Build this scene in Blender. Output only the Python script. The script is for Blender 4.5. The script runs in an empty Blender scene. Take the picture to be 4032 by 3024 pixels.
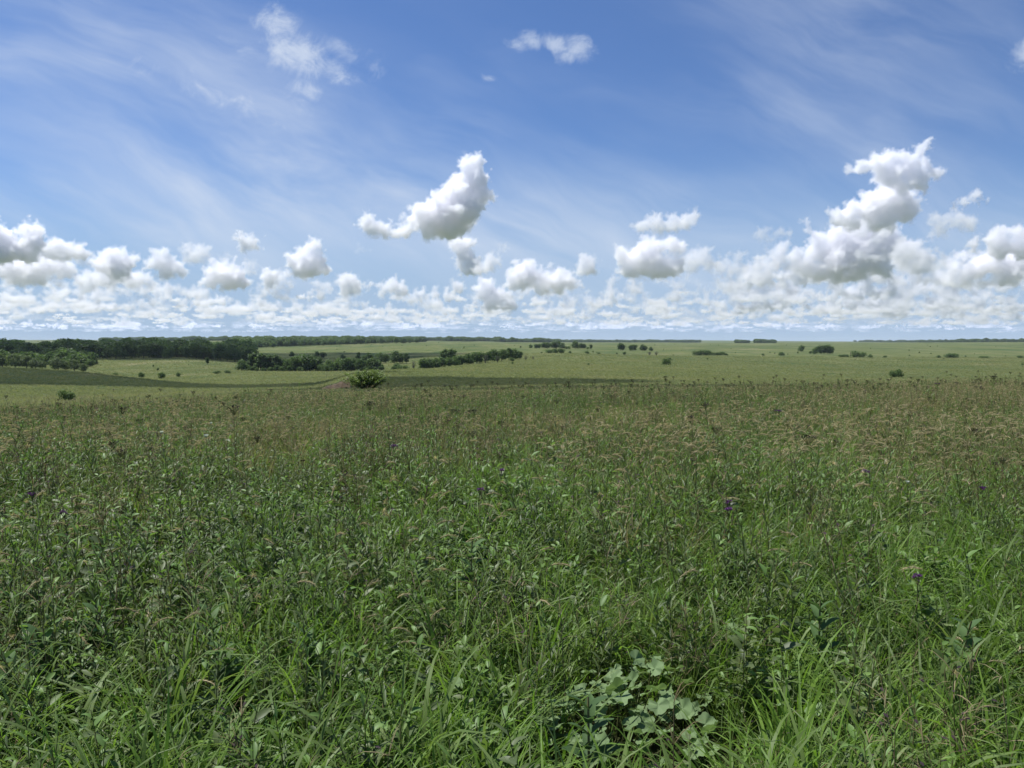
import bpy, bmesh, math, random
import numpy as np
from mathutils import Vector, Matrix, noise as mnoise

sc = bpy.context.scene
COL = sc.collection
R = math.radians
rng = random.Random(11)
nrg = np.random.default_rng(5)
CAM_Z = 1.75
PITCH = R(3.2)
CP, SP = math.cos(PITCH), math.sin(PITCH)
F = 768.0

# ------------------------------------------------------------------ camera, light, sky
cd = bpy.data.cameras.new('camera')
cam = bpy.data.objects.new('camera', cd)
COL.objects.link(cam)
cam.location = (0, 0, CAM_Z)
cam.rotation_euler = (R(90) - PITCH, 0, 0)
cd.lens = 27.0
cd.sensor_width = 36.0
cd.clip_start = 0.05
cd.clip_end = 400000
sc.camera = cam

SUN_EL, SUN_AZ = R(63), R(-62)
SUN_DIR = Vector((math.cos(SUN_EL) * math.sin(SUN_AZ), math.cos(SUN_EL) * math.cos(SUN_AZ), math.sin(SUN_EL)))
sd = bpy.data.lights.new('sun', 'SUN')
sd.energy = 5.0
sd.angle = R(0.5)
sd.color = (1.0, 0.98, 0.95)
so = bpy.data.objects.new('sun', sd)
COL.objects.link(so)
so.rotation_euler = SUN_DIR.to_track_quat('Z', 'Y').to_euler()
so.location = (0, 0, 60)


class NT:
    """small helper round a node tree"""
    def __init__(self, tree):
        self.t = tree
        self.n = tree.nodes
        self.l = tree.links.new

    def node(self, typ, **kw):
        nd = self.n.new(typ)
        for k, v in kw.items():
            setattr(nd, k, v)
        return nd

    def put(self, sock, v):
        if isinstance(v, bpy.types.NodeSocket):
            self.l(v, sock)
        else:
            sock.default_value = v

    def math(self, op, a, b=0.0, c=None, clamp=False):
        nd = self.n.new('ShaderNodeMath')
        nd.operation = op
        nd.use_clamp = clamp
        self.put(nd.inputs[0], a)
        self.put(nd.inputs[1], b)
        if c is not None:
            self.put(nd.inputs[2], c)
        return nd.outputs[0]

    def noise(self, vec, scale, detail=4, rough=0.55, dist=0.0, col=False):
        nd = self.n.new('ShaderNodeTexNoise')
        self.put(nd.inputs['Vector'], vec)
        nd.inputs['Scale'].default_value = scale
        nd.inputs['Detail'].default_value = detail
        nd.inputs['Roughness'].default_value = rough
        nd.inputs['Distortion'].default_value = dist
        return nd.outputs['Color' if col else 'Fac']

    def rng(self, v, a, b, c=0.0, d=1.0, smooth=False):
        nd = self.n.new('ShaderNodeMapRange')
        if smooth:
            nd.interpolation_type = 'SMOOTHSTEP'
        self.put(nd.inputs[0], v)
        for i, q in enumerate((a, b, c, d)):
            nd.inputs[1 + i].default_value = q
        return nd.outputs[0]

    def mixc(self, f, a, b, mode='MIX'):
        nd = self.n.new('ShaderNodeMix')
        nd.data_type = 'RGBA'
        nd.blend_type = mode
        self.put(nd.inputs[0], f)
        for s, v in ((nd.inputs[6], a), (nd.inputs[7], b)):
            self.put(s, v if isinstance(v, bpy.types.NodeSocket) else (*v, 1.0))
        return nd.outputs[2]

    def ramp(self, f, stops, interp='LINEAR'):
        nd = self.n.new('ShaderNodeValToRGB')
        nd.color_ramp.interpolation = interp
        e = nd.color_ramp.elements
        while len(e) > 1:
            e.remove(e[-1])
        e[0].position = stops[0][0]
        e[0].color = (*stops[0][1], 1)
        for p, c in stops[1:]:
            x = e.new(p)
            x.color = (*c, 1)
        self.put(nd.inputs[0], f)
        return nd.outputs[0]

    def mapping(self, vec, rot=(0, 0, 0), scale=(1, 1, 1), loc=(0, 0, 0)):
        nd = self.n.new('ShaderNodeMapping')
        self.put(nd.inputs[0], vec)
        nd.inputs['Location'].default_value = loc
        nd.inputs['Rotation'].default_value = rot
        nd.inputs['Scale'].default_value = scale
        return nd.outputs[0]


def build_world():
    w = bpy.data.worlds.new('World')
    sc.world = w
    w.use_nodes = True
    t = NT(w.node_tree)
    bg = t.n['Background']
    sky = t.node('ShaderNodeTexSky', sky_type='NISHITA')
    sky.sun_disc = False
    sky.sun_elevation = SUN_EL
    sky.sun_rotation = SUN_AZ
    sky.altitude = 400
    sky.air_density = 1.0
    sky.dust_density = 0.25
    sky.ozone_density = 3.0
    tc = t.node('ShaderNodeTexCoord')
    sep = t.node('ShaderNodeSeparateXYZ')
    t.l(tc.outputs['Generated'], sep.inputs[0])
    x, y, z = sep.outputs
    zc = t.math('MAXIMUM', t.math('ADD', z, 0.04), 0.02)
    # high cirrus sheet seen in perspective: direction projected on a plane overhead
    cmb = t.node('ShaderNodeCombineXYZ')
    t.l(t.math('DIVIDE', x, zc), cmb.inputs[0])
    t.l(t.math('DIVIDE', y, zc), cmb.inputs[1])
    p = cmb.outputs[0]
    # where the veil stands (direction cosines, fixed in the world)
    ax = t.math('DIVIDE', x, t.math('MAXIMUM', y, 0.05))
    az = t.math('DIVIDE', z, t.math('MAXIMUM', y, 0.05))

    tg = t.node('ShaderNodeCombineXYZ')
    t.l(ax, tg.inputs[0])
    t.l(az, tg.inputs[1])
    wob = t.noise(tg.outputs[0], 4.5, 3, 0.5, col=True)
    va = t.node('ShaderNodeVectorMath', operation='MULTIPLY_ADD')
    t.l(wob, va.inputs[0])
    va.inputs[1].default_value = (.10, .09, 0)
    t.l(tg.outputs[0], va.inputs[2])
    n1 = t.noise(t.mapping(t.mapping(va.outputs[0], rot=(0, 0, R(24))), scale=(2.6, 12.0, 1)), 1.0, 8, 0.56, 0.25)
    n2 = t.noise(t.mapping(t.mapping(va.outputs[0], rot=(0, 0, R(14))), scale=(2.0, 5.5, 1), loc=(3, 1, 0)), 1.0, 4, 0.5, 0.3)

    def blob(cx, cz, sx, sz, ang, amp):
        c, s = math.cos(ang), math.sin(ang)
        dx = t.math('SUBTRACT', ax, cx)
        dz = t.math('SUBTRACT', az, cz)
        u = t.math('ADD', t.math('MULTIPLY', dx, c / sx), t.math('MULTIPLY', dz, s / sx))
        v = t.math('ADD', t.math('MULTIPLY', dx, -s / sz), t.math('MULTIPLY', dz, c / sz))
        r2 = t.math('ADD', t.math('MULTIPLY', u, u), t.math('MULTIPLY', v, v))
        return t.math('MULTIPLY', t.math('POWER', 2.718, t.math('MULTIPLY', r2, -1.0)), amp)

    acc = 0.0
    for b in ((-0.42, 0.30, 0.36, 0.09, R(-22), .42), (-0.30, 0.33, 0.10, 0.07, R(-30), .50), (-0.60, 0.17, 0.22, 0.05, R(-14), .45),
              (0.05, 0.135, 0.55, 0.06, R(-4), .75), (0.55, 0.27, 0.12, 0.22, R(50), .42), (-0.20, 0.17, 0.35, 0.06, R(-18), .45),
              (0.62, 0.12, 0.3, 0.05, R(5), .45), (-.55, .36, .14, .035, R(-15), .5), (-.36, .22, .2, .04, R(-20), .4), (.27, .20, .16, .02, R(5), .25)):
        m = blob(*b)
        acc = m if isinstance(acc, float) else t.math('ADD', acc, m)
    veil = t.math('MULTIPLY', t.rng(n1, 0.30, 0.78, smooth=True), t.math('ADD', acc, t.rng(n2, 0.42, 0.75, 0.05, 0.7)))
    veil = t.math('ADD', veil, t.math('MULTIPLY', acc, 0.16))
    # thin torn cumulus scraps high up
    q = t.node('ShaderNodeCombineXYZ')
    t.l(ax, q.inputs[0])
    t.l(az, q.inputs[1])
    f1 = t.noise(t.mapping(q.outputs[0], loc=(1.73, .41, .2)), 24, 9, 0.66, 0.5)
    scraps = 0.0
    for b in ((-0.275, 0.368, 0.060, 0.034, R(-28), 1.0), (-0.225, 0.345, 0.062, 0.020, R(-20), .95), (-0.31, 0.40, 0.05, 0.03, 0, .95), (-0.20, 0.36, 0.05, 0.025, R(-25), .9),
              (0.028, 0.382, 0.026, 0.014, R(-12), 1.1), (0.052, 0.377, 0.030, 0.014, R(-20), 1.1), (0.085, 0.372, 0.026, 0.022, R(10), 1.05), (0.072, 0.362, 0.022, 0.012, 0, .95), (0.008, 0.377, 0.02, 0.012, 0, .85),
              (-0.029, 0.334, 0.015, 0.008, 0, 1.0), (0.655, 0.365, 0.034, 0.026, R(20), 1.1), (-.062, .243, .008, .006, 0, .8),
              (-0.36, 0.305, 0.09, 0.022, R(-30), .62), (-0.27, 0.315, 0.035, 0.035, R(-40), .68), (-.42, .33, .10, .02, R(-20), .45), (-.33, .385, .05, .03, 0, .6)):
        m = blob(*b)
        scraps = m if isinstance(scraps, float) else t.math('MAXIMUM', scraps, m)
    dens = t.math('MULTIPLY', t.rng(t.math('ADD', scraps, t.math('MULTIPLY', t.math('SUBTRACT', f1, 0.5), 2.3)), 0.40, 1.35, smooth=True), 0.62)
    tot = t.math('MINIMUM', t.math('ADD', t.math('MULTIPLY', veil, 0.62), dens), 0.8)
    # the same air a little bluer towards violet, as the photograph's sky
    tint = t.mixc(1.0, sky.outputs[0], (0.78, 0.95, 1.24), 'MULTIPLY')
    hor = t.rng(az, 0.0, 0.27, 0.92, 0.0, smooth=True)
    base = t.mixc(hor, tint, (4.3, 5.9, 8.2))
    white = t.mixc(tot, base, (7.6, 8.5, 10.0))
    t.l(white, bg.inputs[0])
    bg.inputs[1].default_value = 0.070


build_world()

# ------------------------------------------------------------------ terrain

def slope(py):
    yv = -(py - 384.0) / F
    return (-SP + yv * CP) / (CP + yv * SP)


COLS = {
    -200: [(90, 405), (130, 398), (185, 386), (225, 371), (262, 361), (310, 368), (400, 367), (480, 365), (560, 361), (700, 356), (1000, 353), (1600, 349), (3000, 343), (6000, 340), (14000, 340.5)],
    0:   [(90, 403), (130, 396), (185, 385), (225, 374), (262, 365.5), (310, 371), (400, 368.5), (480, 366.5), (560, 361), (700, 356), (1000, 353), (1600, 350), (3000, 342.6), (6000, 339.8), (14000, 340.8)],
    80:  [(90, 402), (130, 395.5), (185, 386), (225, 377), (262, 369.5), (310, 376), (350, 377), (430, 371), (520, 364), (600, 358), (700, 356), (1000, 352), (1600, 349), (3000, 342), (6000, 340), (14000, 340.8)],
    190: [(90, 398), (130, 393), (185, 389), (225, 386.5), (262, 382.5), (310, 381.5), (380, 376), (450, 370), (520, 364), (600, 358), (700, 355), (1000, 350.5), (1600, 345.5), (2200, 342), (3000, 340.4), (6000, 340.5), (14000, 341)],
    255: [(90, 395), (130, 391.5), (185, 389), (225, 387), (262, 385), (310, 380), (400, 373), (480, 370.5), (560, 366), (650, 360), (750, 355.5), (900, 351), (1200, 348), (1600, 344), (2200, 341.2), (3000, 340.4), (6000, 340.6), (14000, 341)],
    322: [(90, 394), (120, 391.5), (150, 390), (200, 386), (260, 381), (350, 376), (430, 372.5), (500, 370), (560, 366), (650, 360), (750, 355.5), (900, 351), (1200, 348), (1600, 344), (2200, 341.2), (3000, 340.2), (6000, 340.8), (14000, 341)],
    348: [(90, 393), (120, 391), (138, 388), (155, 380), (175, 375.5), (200, 373), (260, 377.5), (350, 376), (430, 373), (500, 370), (560, 366), (650, 360), (750, 355.5), (900, 351), (1200, 347), (1600, 343.5), (2200, 341.2), (3000, 340.2), (6000, 340.8), (14000, 341)],
    400: [(90, 392), (120, 389), (150, 381.5), (190, 373.5), (230, 368.5), (300, 374), (380, 374.5), (450, 371), (520, 366), (600, 361), (700, 356.5), (900, 350), (1200, 345.5), (1600, 343.0), (2200, 341.8), (3000, 340.5), (6000, 340.8), (14000, 341)],
    470: [(90, 391), (120, 388), (150, 382), (190, 375.5), (240, 369.5), (300, 365.5), (360, 364.3), (420, 365.5), (500, 362), (600, 358), (700, 354.5), (900, 349), (1200, 344.8), (1600, 343.0), (2200, 342.2), (3000, 341), (6000, 340.8), (14000, 341.2)],
    560: [(90, 390), (120, 386), (160, 380), (220, 374), (300, 368), (400, 363), (520, 358), (700, 353), (1000, 348.5), (1500, 344.2), (2500, 343), (4500, 342), (8000, 340.8), (14000, 341.2)],
    700: [(90, 388), (120, 385), (160, 381), (220, 376), (300, 371), (400, 366), (520, 361), (700, 356), (1000, 350), (1500, 345.5), (2200, 343.5), (4500, 342.4), (8000, 340.2), (14000, 341.2)],
    860: [(90, 386.5), (120, 386), (160, 384), (220, 381), (290, 377.5), (400, 370), (520, 364), (700, 357), (1000, 350), (1500, 345.5), (2200, 343), (4500, 342.2), (8000, 341.6), (14000, 341.4)],
    1024: [(90, 385), (120, 384), (160, 382.5), (220, 380), (290, 377), (400, 369), (520, 363), (700, 357), (1000, 351), (1500, 345), (2200, 341.8), (4500, 342.6), (8000, 341.8), (14000, 341.4)],
    1224: [(90, 385), (160, 382), (220, 380), (290, 376), (400, 368), (520, 362), (700, 356), (1000, 350), (1500, 344), (2200, 341), (4500, 342), (8000, 341.8), (14000, 341.4)],
}
NCP, NDL = 179, 520
PXS = np.linspace(-200, 1224, NCP)
LD = np.linspace(math.log(4.0), math.log(60000.0), NDL)
DS = np.exp(LD)


def kcoef(px):
    return np.interp(px, [-200, 0, 300, 512, 800, 1024, 1224], [.0017, .00150, .00105, .00092, .00072, .00060, .00058])


def build_table():
    keys = sorted(COLS)
    rows = []
    for k in keys:
        kk = float(kcoef(k))
        dn = [4, 8, 12, 18, 25, 33, 42, 52]
        zn = [-kk * d * d for d in dn]
        dt = [d for d, _ in COLS[k]] + [60000]
        zt = [CAM_Z + d * slope(p) for d, p in COLS[k]]
        zt.append(zt[-1] - 60)
        z = np.interp(LD, np.log(dn + dt), zn + zt)
        # smooth along the distance
        ker = np.exp(-0.5 * (np.arange(-7, 8) / 2.6) ** 2)
        ker /= ker.sum()
        zp = np.pad(z, 7, mode='edge')
        # keep far values by smoothing slope-like quantity z / D
        q = np.pad(z / DS, 7, mode='edge')
        rows.append(np.convolve(q, ker, 'valid') * DS)
    rows = np.array(rows) / DS[None, :]
    out = np.empty((NCP, NDL))
    for j in range(NDL):
        out[:, j] = np.interp(PXS, keys, rows[:, j])
    ker = np.exp(-0.5 * (np.arange(-3, 4) / 1.4) ** 2)
    ker /= ker.sum()
    op = np.pad(out, ((3, 3), (0, 0)), mode='edge')
    out = sum(op[i:i + NCP] * ker[i] for i in range(7))
    return out * DS[None, :]


ZT = build_table()


def height(x, y):
    """ground height, vectorised"""
    x = np.asarray(x, float)
    y = np.asarray(y, float)
    px = 512 + F * x / np.maximum(y, 22.0)
    px = np.clip(px, -200, 1224)
    r = np.hypot(x, y)
    w = np.clip((y - 20) / 20, 0, 1)
    D = np.clip(r * (1 - w) + y * w, 4.0, 59000)
    fi = (px - PXS[0]) / (PXS[1] - PXS[0])
    fj = (np.log(D) - LD[0]) / (LD[1] - LD[0])
    i = np.clip(fi.astype(int), 0, NCP - 2)
    j = np.clip(fj.astype(int), 0, NDL - 2)
    a, b = fi - i, fj - j
    z = (ZT[i, j] * (1 - a) * (1 - b) + ZT[i + 1, j] * a * (1 - b) + ZT[i, j + 1] * (1 - a) * b + ZT[i + 1, j + 1] * a * b)
    k = kcoef(px)
    near = -k * r * r
    wn = np.clip((r - 5) / 5, 0, 1)
    z = near * (1 - wn) + z * wn
    # gentle swells
    amp = np.clip((y - 90) / 400, 0, 1)
    z = z + amp * (0.45 * np.sin(x / 47 + 1.3 * np.sin(y / 61)) * np.cos(y / 83) + 0.15 * np.sin(x / 13 + y / 29))
    return z


def gz(x, y):
    return float(height(np.array([x]), np.array([y]))[0])


def at(px, D):
    """point on the ground D metres out along the compass line that px stands for"""
    x = (px - 512) / F * D
    return x, D, gz(x, D)


def hit(px, py, h=0.0, dmin=1.5, dmax=400):
    """where a sight line meets a surface h above the ground"""
    m = slope(py)
    D = np.exp(np.linspace(math.log(dmin), math.log(dmax), 900))
    yv = -(py - 384.0) / F
    x = (px - 512) / F * D / (CP + yv * SP)
    z = CAM_Z + m * D
    g = height(x, D) + h
    below = np.nonzero(z <= g)[0]
    i = below[0] if len(below) else int(np.argmin(np.abs(z - g)))
    return float(x[i]), float(D[i])


def new_obj(name, me, mat=None, parent=None, link=True):
    o = bpy.data.objects.new(name, me)
    if mat is not None:
        for m in (mat if isinstance(mat, (list, tuple)) else [mat]):
            me.materials.append(m)
    if link:
        COL.objects.link(o)
    if parent is not None:
        o.parent = parent
    return o


def tag(o, label=None, cat=None, group=None, kind=None):
    if label:
        o['label'] = label
    if cat:
        o['category'] = cat
    if group:
        o['group'] = group
    if kind:
        o['kind'] = kind
    return o


def mesh_np(name, V, Fq, smooth=False):
    """V (n,3), Fq list of faces arrays (all the same corner count per array)"""
    me = bpy.data.meshes.new(name)
    V = np.asarray(V, np.float32)
    if not isinstance(Fq, (list, tuple)):
        Fq = [Fq]
    Fq = [np.asarray(f, np.int32) for f in Fq if len(f)]
    nl = sum(f.size for f in Fq)
    nf = sum(len(f) for f in Fq)
    me.vertices.add(len(V))
    me.vertices.foreach_set('co', V.ravel())
    me.loops.add(nl)
    me.loops.foreach_set('vertex_index', np.concatenate([f.ravel() for f in Fq]))
    me.polygons.add(nf)
    tot = np.concatenate([np.full(len(f), f.shape[1], np.int32) for f in Fq])
    start = np.concatenate([[0], np.cumsum(tot)[:-1]]).astype(np.int32)
    me.polygons.foreach_set('loop_start', start)
    me.polygons.foreach_set('loop_total', tot)
    if smooth:
        me.polygons.foreach_set('use_smooth', np.ones(nf, bool))
    me.update(calc_edges=True)
    return me


# ------------------------------------------------------------------ materials

def leaf_mat(name, dark, mid, light, trans=0.28, rough=0.55, spec=0.25, patch=0.25, bump=False, patch_col=None, pscale=0.35):
    m = bpy.data.materials.new(name)
    m.use_nodes = True
    t = NT(m.node_tree)
    t.n.clear()
    out = t.node('ShaderNodeOutputMaterial')
    oi = t.node('ShaderNodeObjectInfo')
    ge = t.node('ShaderNodeNewGeometry')
    f = t.math('ADD', t.math('MULTIPLY', oi.outputs['Random'], 0.5), t.math('MULTIPLY', ge.outputs['Random Per Island'], 0.5))
    c = t.ramp(f, [(0.1, dark), (0.5, mid), (0.95, light)])
    nz = t.noise(ge.outputs['Position'], pscale, 2, 0.5)
    pc = patch_col or tuple(x * 1.3 for x in light)
    c = t.mixc(t.rng(nz, 0.48, 0.68, 0.0, patch), c, pc)
    pr = t.node('ShaderNodeBsdfPrincipled')
    t.l(c, pr.inputs['Base Color'])
    pr.inputs['Roughness'].default_value = rough
    pr.inputs['Specular IOR Level'].default_value = spec
    tr = t.node('ShaderNodeBsdfTranslucent')
    t.l(t.mixc(1.0, c, (1.25, 1.35, 0.75), 'MULTIPLY'), tr.inputs[0])
    mx = t.node('ShaderNodeMixShader')
    mx.inputs[0].default_value = trans
    t.l(pr.outputs[0], mx.inputs[1])
    t.l(tr.outputs[0], mx.inputs[2])
    t.l(mx.outputs[0], out.inputs[0])
    return m


def plain_mat(name, col, col2=None, scale=5.0, rough=0.8):
    m = bpy.data.materials.new(name)
    m.use_nodes = True
    t = NT(m.node_tree)
    pr = t.n['Principled BSDF']
    ge = t.node('ShaderNodeTexCoord')
    n = t.noise(ge.outputs['Object'], scale, 4, 0.6)
    c = t.mixc(t.rng(n, 0.35, 0.65), col, col2 or tuple(x * 0.6 for x in col))
    t.l(c, pr.inputs['Base Color'])
    pr.inputs['Roughness'].default_value = rough
    pr.inputs['Specular IOR Level'].default_value = 0.2
    return m


def ground_mat():
    m = bpy.data.materials.new('prairie_ground')
    m.use_nodes = True
    t = NT(m.node_tree)
    pr = t.n['Principled BSDF']
    ge = t.node('ShaderNodeNewGeometry')
    P = ge.outputs['Position']
    flat = t.mapping(P, scale=(1, 1, 0))
    big = t.noise(t.mapping(flat, scale=(1, .45, 0)), 0.006, 5, 0.55, 0.6)
    mid = t.noise(t.mapping(flat, scale=(1, .6, 0), loc=(40, 9, 0)), 0.035, 5, 0.6, 0.3)
    fine = t.noise(flat, 0.45, 6, 0.75)
    vfine = t.noise(flat, 2.5, 3, 0.7)
    c = t.ramp(big, [(0.30, (.080, .105, .040)), (0.45, (.115, .142, .052)), (0.55, (.150, .170, .062)), (0.68, (.190, .185, .090))])
    c2 = t.ramp(mid, [(0.30, (.050, .078, .028)), (0.44, (.105, .135, .048)), (0.56, (.160, .170, .068)), (0.70, (.235, .205, .115))])
    c = t.mixc(0.55, c, c2)
    gr = t.noise(t.mapping(flat, scale=(1, .22, 0)), 0.16, 5, 0.75)
    c = t.mixc(t.rng(gr, 0.50, 0.72, 0, .5), c, t.mixc(1.0, c, (.42, .52, .45), 'MULTIPLY'))
    c = t.mixc(t.rng(gr, 0.30, 0.46, .5, 0), c, t.mixc(1.0, c, (1.4, 1.3, 1.35), 'MULTIPLY'))
    # lusher wet green down in the draws
    wet = t.noise(t.mapping(flat, scale=(1, .35, 0), loc=(7, 3, 0)), 0.014, 4, 0.5, 0.8)
    c = t.mixc(t.rng(wet, 0.53, 0.63, 0, .75), c, (.068, .108, .038))
    # pale dry seed-head streaks
    dry = t.noise(t.mapping(flat, scale=(1, .3, 0), loc=(19, 5, 0)), 0.02, 5, 0.6, 0.5)
    c = t.mixc(t.rng(dry, 0.60, 0.72, 0, .75), c, (.30, .255, .145))
    c = t.mixc(t.rng(fine, 0.35, 0.7, 0.75, 0.0), c, t.mixc(1.0, c, (.45, .52, .45), 'MULTIPLY'))
    c = t.mixc(t.rng(vfine, 0.5, 0.75, 0.0, 0.5), c, t.mixc(1.0, c, (1.55, 1.45, 1.35), 'MULTIPLY'))
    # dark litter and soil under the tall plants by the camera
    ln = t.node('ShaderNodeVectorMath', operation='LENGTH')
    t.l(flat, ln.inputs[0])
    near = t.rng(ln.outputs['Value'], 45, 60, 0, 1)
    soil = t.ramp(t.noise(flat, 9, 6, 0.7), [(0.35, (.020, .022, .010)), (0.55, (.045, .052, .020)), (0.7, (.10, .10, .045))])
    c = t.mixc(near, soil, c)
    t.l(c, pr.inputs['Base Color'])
    pr.inputs['Roughness'].default_value = 0.95
    pr.inputs['Specular IOR Level'].default_value = 0.05
    bn = t.noise(flat, 1.3, 5, 0.75)
    bp = t.node('ShaderNodeBump')
    bp.inputs['Strength'].default_value = 1.0
    bp.inputs['Distance'].default_value = 0.5
    t.l(bn, bp.inputs['Height'])
    t.l(bp.outputs[0], pr.inputs['Normal'])
    return m


M_GROUND = ground_mat()


def build_ground():
    ys = np.concatenate([np.linspace(-40, 4, 12)[:-1], np.exp(np.linspace(math.log(4), math.log(60000), 620))])
    us = np.linspace(-1.6, 1.6, 420)
    Y, U = np.meshgrid(ys, us, indexing='ij')
    X = U * (np.maximum(Y, 0) + 30)
    Z = height(X, np.maximum(Y, -40))
    V = np.stack([X, Y, Z], -1).reshape(-1, 3)
    nr, nc = Y.shape
    a = (np.arange(nr - 1)[:, None] * nc + np.arange(nc - 1)[None, :]).ravel()
    Fq = np.stack([a, a + 1, a + nc + 1, a + nc], 1)
    me = mesh_np('ground', V, Fq, True)
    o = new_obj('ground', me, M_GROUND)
    tag(o, 'rolling green prairie ground running out to the horizon', 'ground', kind='structure')


build_ground()

# ------------------------------------------------------------------ plant prototypes (numpy geometry builders)


class PB:
    """collects quads and triangles with material slots"""
    def __init__(self):
        self.V = []
        self.Q = []
        self.n = 0
        self.mi = []

    def strip(self, pts, wid, side, mi=0, fold=0.0):
        """a blade: points (k,3), half widths (k,), side vectors (k,3)"""
        pts = np.asarray(pts)
        wid = np.asarray(wid)[:, None]
        k = len(pts)
        a = pts - side * wid
        b = pts + side * wid
        self.V.append(np.stack([a, b], 1).reshape(-1, 3))
        i = np.arange(k - 1) * 2 + self.n
        self.Q.append(np.stack([i, i + 1, i + 3, i + 2], 1))
        self.mi += [mi] * (k - 1)
        self.n += 2 * k

    def poly(self, V, Q, mi=0):
        V = np.asarray(V)
        Q = np.asarray(Q)
        self.V.append(V)
        self.Q.append(Q + self.n)
        self.mi += [mi] * len(Q)
        self.n += len(V)

    def build(self, name, smooth=False):
        me = mesh_np(name, np.concatenate(self.V), np.concatenate(self.Q), smooth)
        me.polygons.foreach_set('material_index', np.array(self.mi, np.int32))
        return me


def unit(v):
    return v / max(1e-9, np.linalg.norm(v))


def blade(pb, base, az, length, width, lean, droop, mi=0, seg=6, twist=0.0, r=rng):
    d = np.array([math.cos(az), math.sin(az), 0])
    s0 = np.array([-math.sin(az), math.cos(az), 0])
    th = lean
    p = np.array(base, float)
    pts = [p.copy()]
    L = length / seg
    for i in range(seg):
        f = (i + 1) / seg
        a = th + droop * f * f
        p = p + L * (d * math.sin(a) + np.array([0, 0, 1]) * math.cos(a))
        pts.append(p.copy())
    pts = np.array(pts)
    f = np.linspace(0, 1, seg + 1)
    w = width * 0.5 * np.minimum(1, (0.55 + 1.2 * f)) * np.clip((1 - f) * 2.2, 0.02, 1)
    tw = twist * f
    side = s0[None, :] * np.cos(tw)[:, None] + np.array([0, 0, 1])[None, :] * np.sin(tw)[:, None] * 0.8
    pb.strip(pts, w, side, mi)
    return pts


def leaf(pb, base, direc, length, width, droop=0.5, mi=0, shape='lance', seg=4, roll=0.0):
    """a folded leaf with a midrib; direc is a unit vector"""
    d = unit(np.array(direc, float))
    up = np.array([0, 0, 1.0])
    s = np.cross(d, up)
    if np.linalg.norm(s) < 1e-3:
        s = np.array([1.0, 0, 0])
    s = unit(s)
    nrm = np.cross(s, d)
    s = s * math.cos(roll) + nrm * math.sin(roll)
    p = np.array(base, float)
    V = []
    for i in range(seg + 1):
        f = i / seg
        if shape == 'lance':
            w = math.sin(math.pi * min(1, f * 0.86 + 0.10)) ** 0.9
        elif shape == 'oval':
            w = math.sin(math.pi * min(0.985, f * 0.9 + 0.09)) ** 0.6
        else:
            w = (1 - f) ** 0.7 * min(1, f * 5 + .25)
        w = max(w, 0.03) * width * 0.5
        n = np.cross(s, d)
        V += [p - s * w + n * w * 0.35, p.copy(), p + s * w + n * w * 0.35]
        dd = unit(d + np.array([0, 0, -1]) * droop * f)
        p = p + dd * length / seg
    Q = []
    for i in range(seg):
        a = i * 3
        Q += [[a, a + 1, a + 4, a + 3], [a + 1, a + 2, a + 5, a + 4]]
    pb.poly(V, Q, mi)


def stem(pb, pts, r0, r1, mi=0, n=3):
    pts = np.asarray(pts, float)
    k = len(pts)
    V = []
    for i in range(k):
        t = pts[min(i + 1, k - 1)] - pts[max(i - 1, 0)]
        t = unit(t)
        a = unit(np.cross(t, [0.3, 1, 0.1]))
        b = np.cross(t, a)
        rr = r0 + (r1 - r0) * i / (k - 1)
        for j in range(n):
            an = 2 * math.pi * j / n
            V.append(pts[i] + (a * math.cos(an) + b * math.sin(an)) * rr)
    Q = []
    for i in range(k - 1):
        for j in range(n):
            Q.append([i * n + j, i * n + (j + 1) % n, (i + 1) * n + (j + 1) % n, (i + 1) * n + j])
    pb.poly(V, Q, mi)


def curve_pts(base, az, length, lean, droop, seg=6):
    d = np.array([math.cos(az), math.sin(az), 0])
    p = np.array(base, float)
    pts = [p.copy()]
    for i in range(seg):
        f = (i + 1) / seg
        a = lean + droop * f * f
        p = p + length / seg * (d * math.sin(a) + np.array([0, 0, 1]) * math.cos(a))
        pts.append(p.copy())
    return np.array(pts)


def tuft(r, n, h, w, spread, droopr=(0.6, 1.9), seg=6):
    pb = PB()
    for i in range(n):
        a = r.uniform(0, 2 * math.pi)
        q = spread * math.sqrt(r.random())
        az = a + r.uniform(-.9, .9)
        blade(pb, (q * math.cos(a), q * math.sin(a), -.02), az, h * r.uniform(.55, 1.15), w * r.uniform(.6, 1.3),
              r.uniform(0.03, .45), r.uniform(*droopr), 0, seg, r.uniform(-1.2, 1.2))
    return pb


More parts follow.
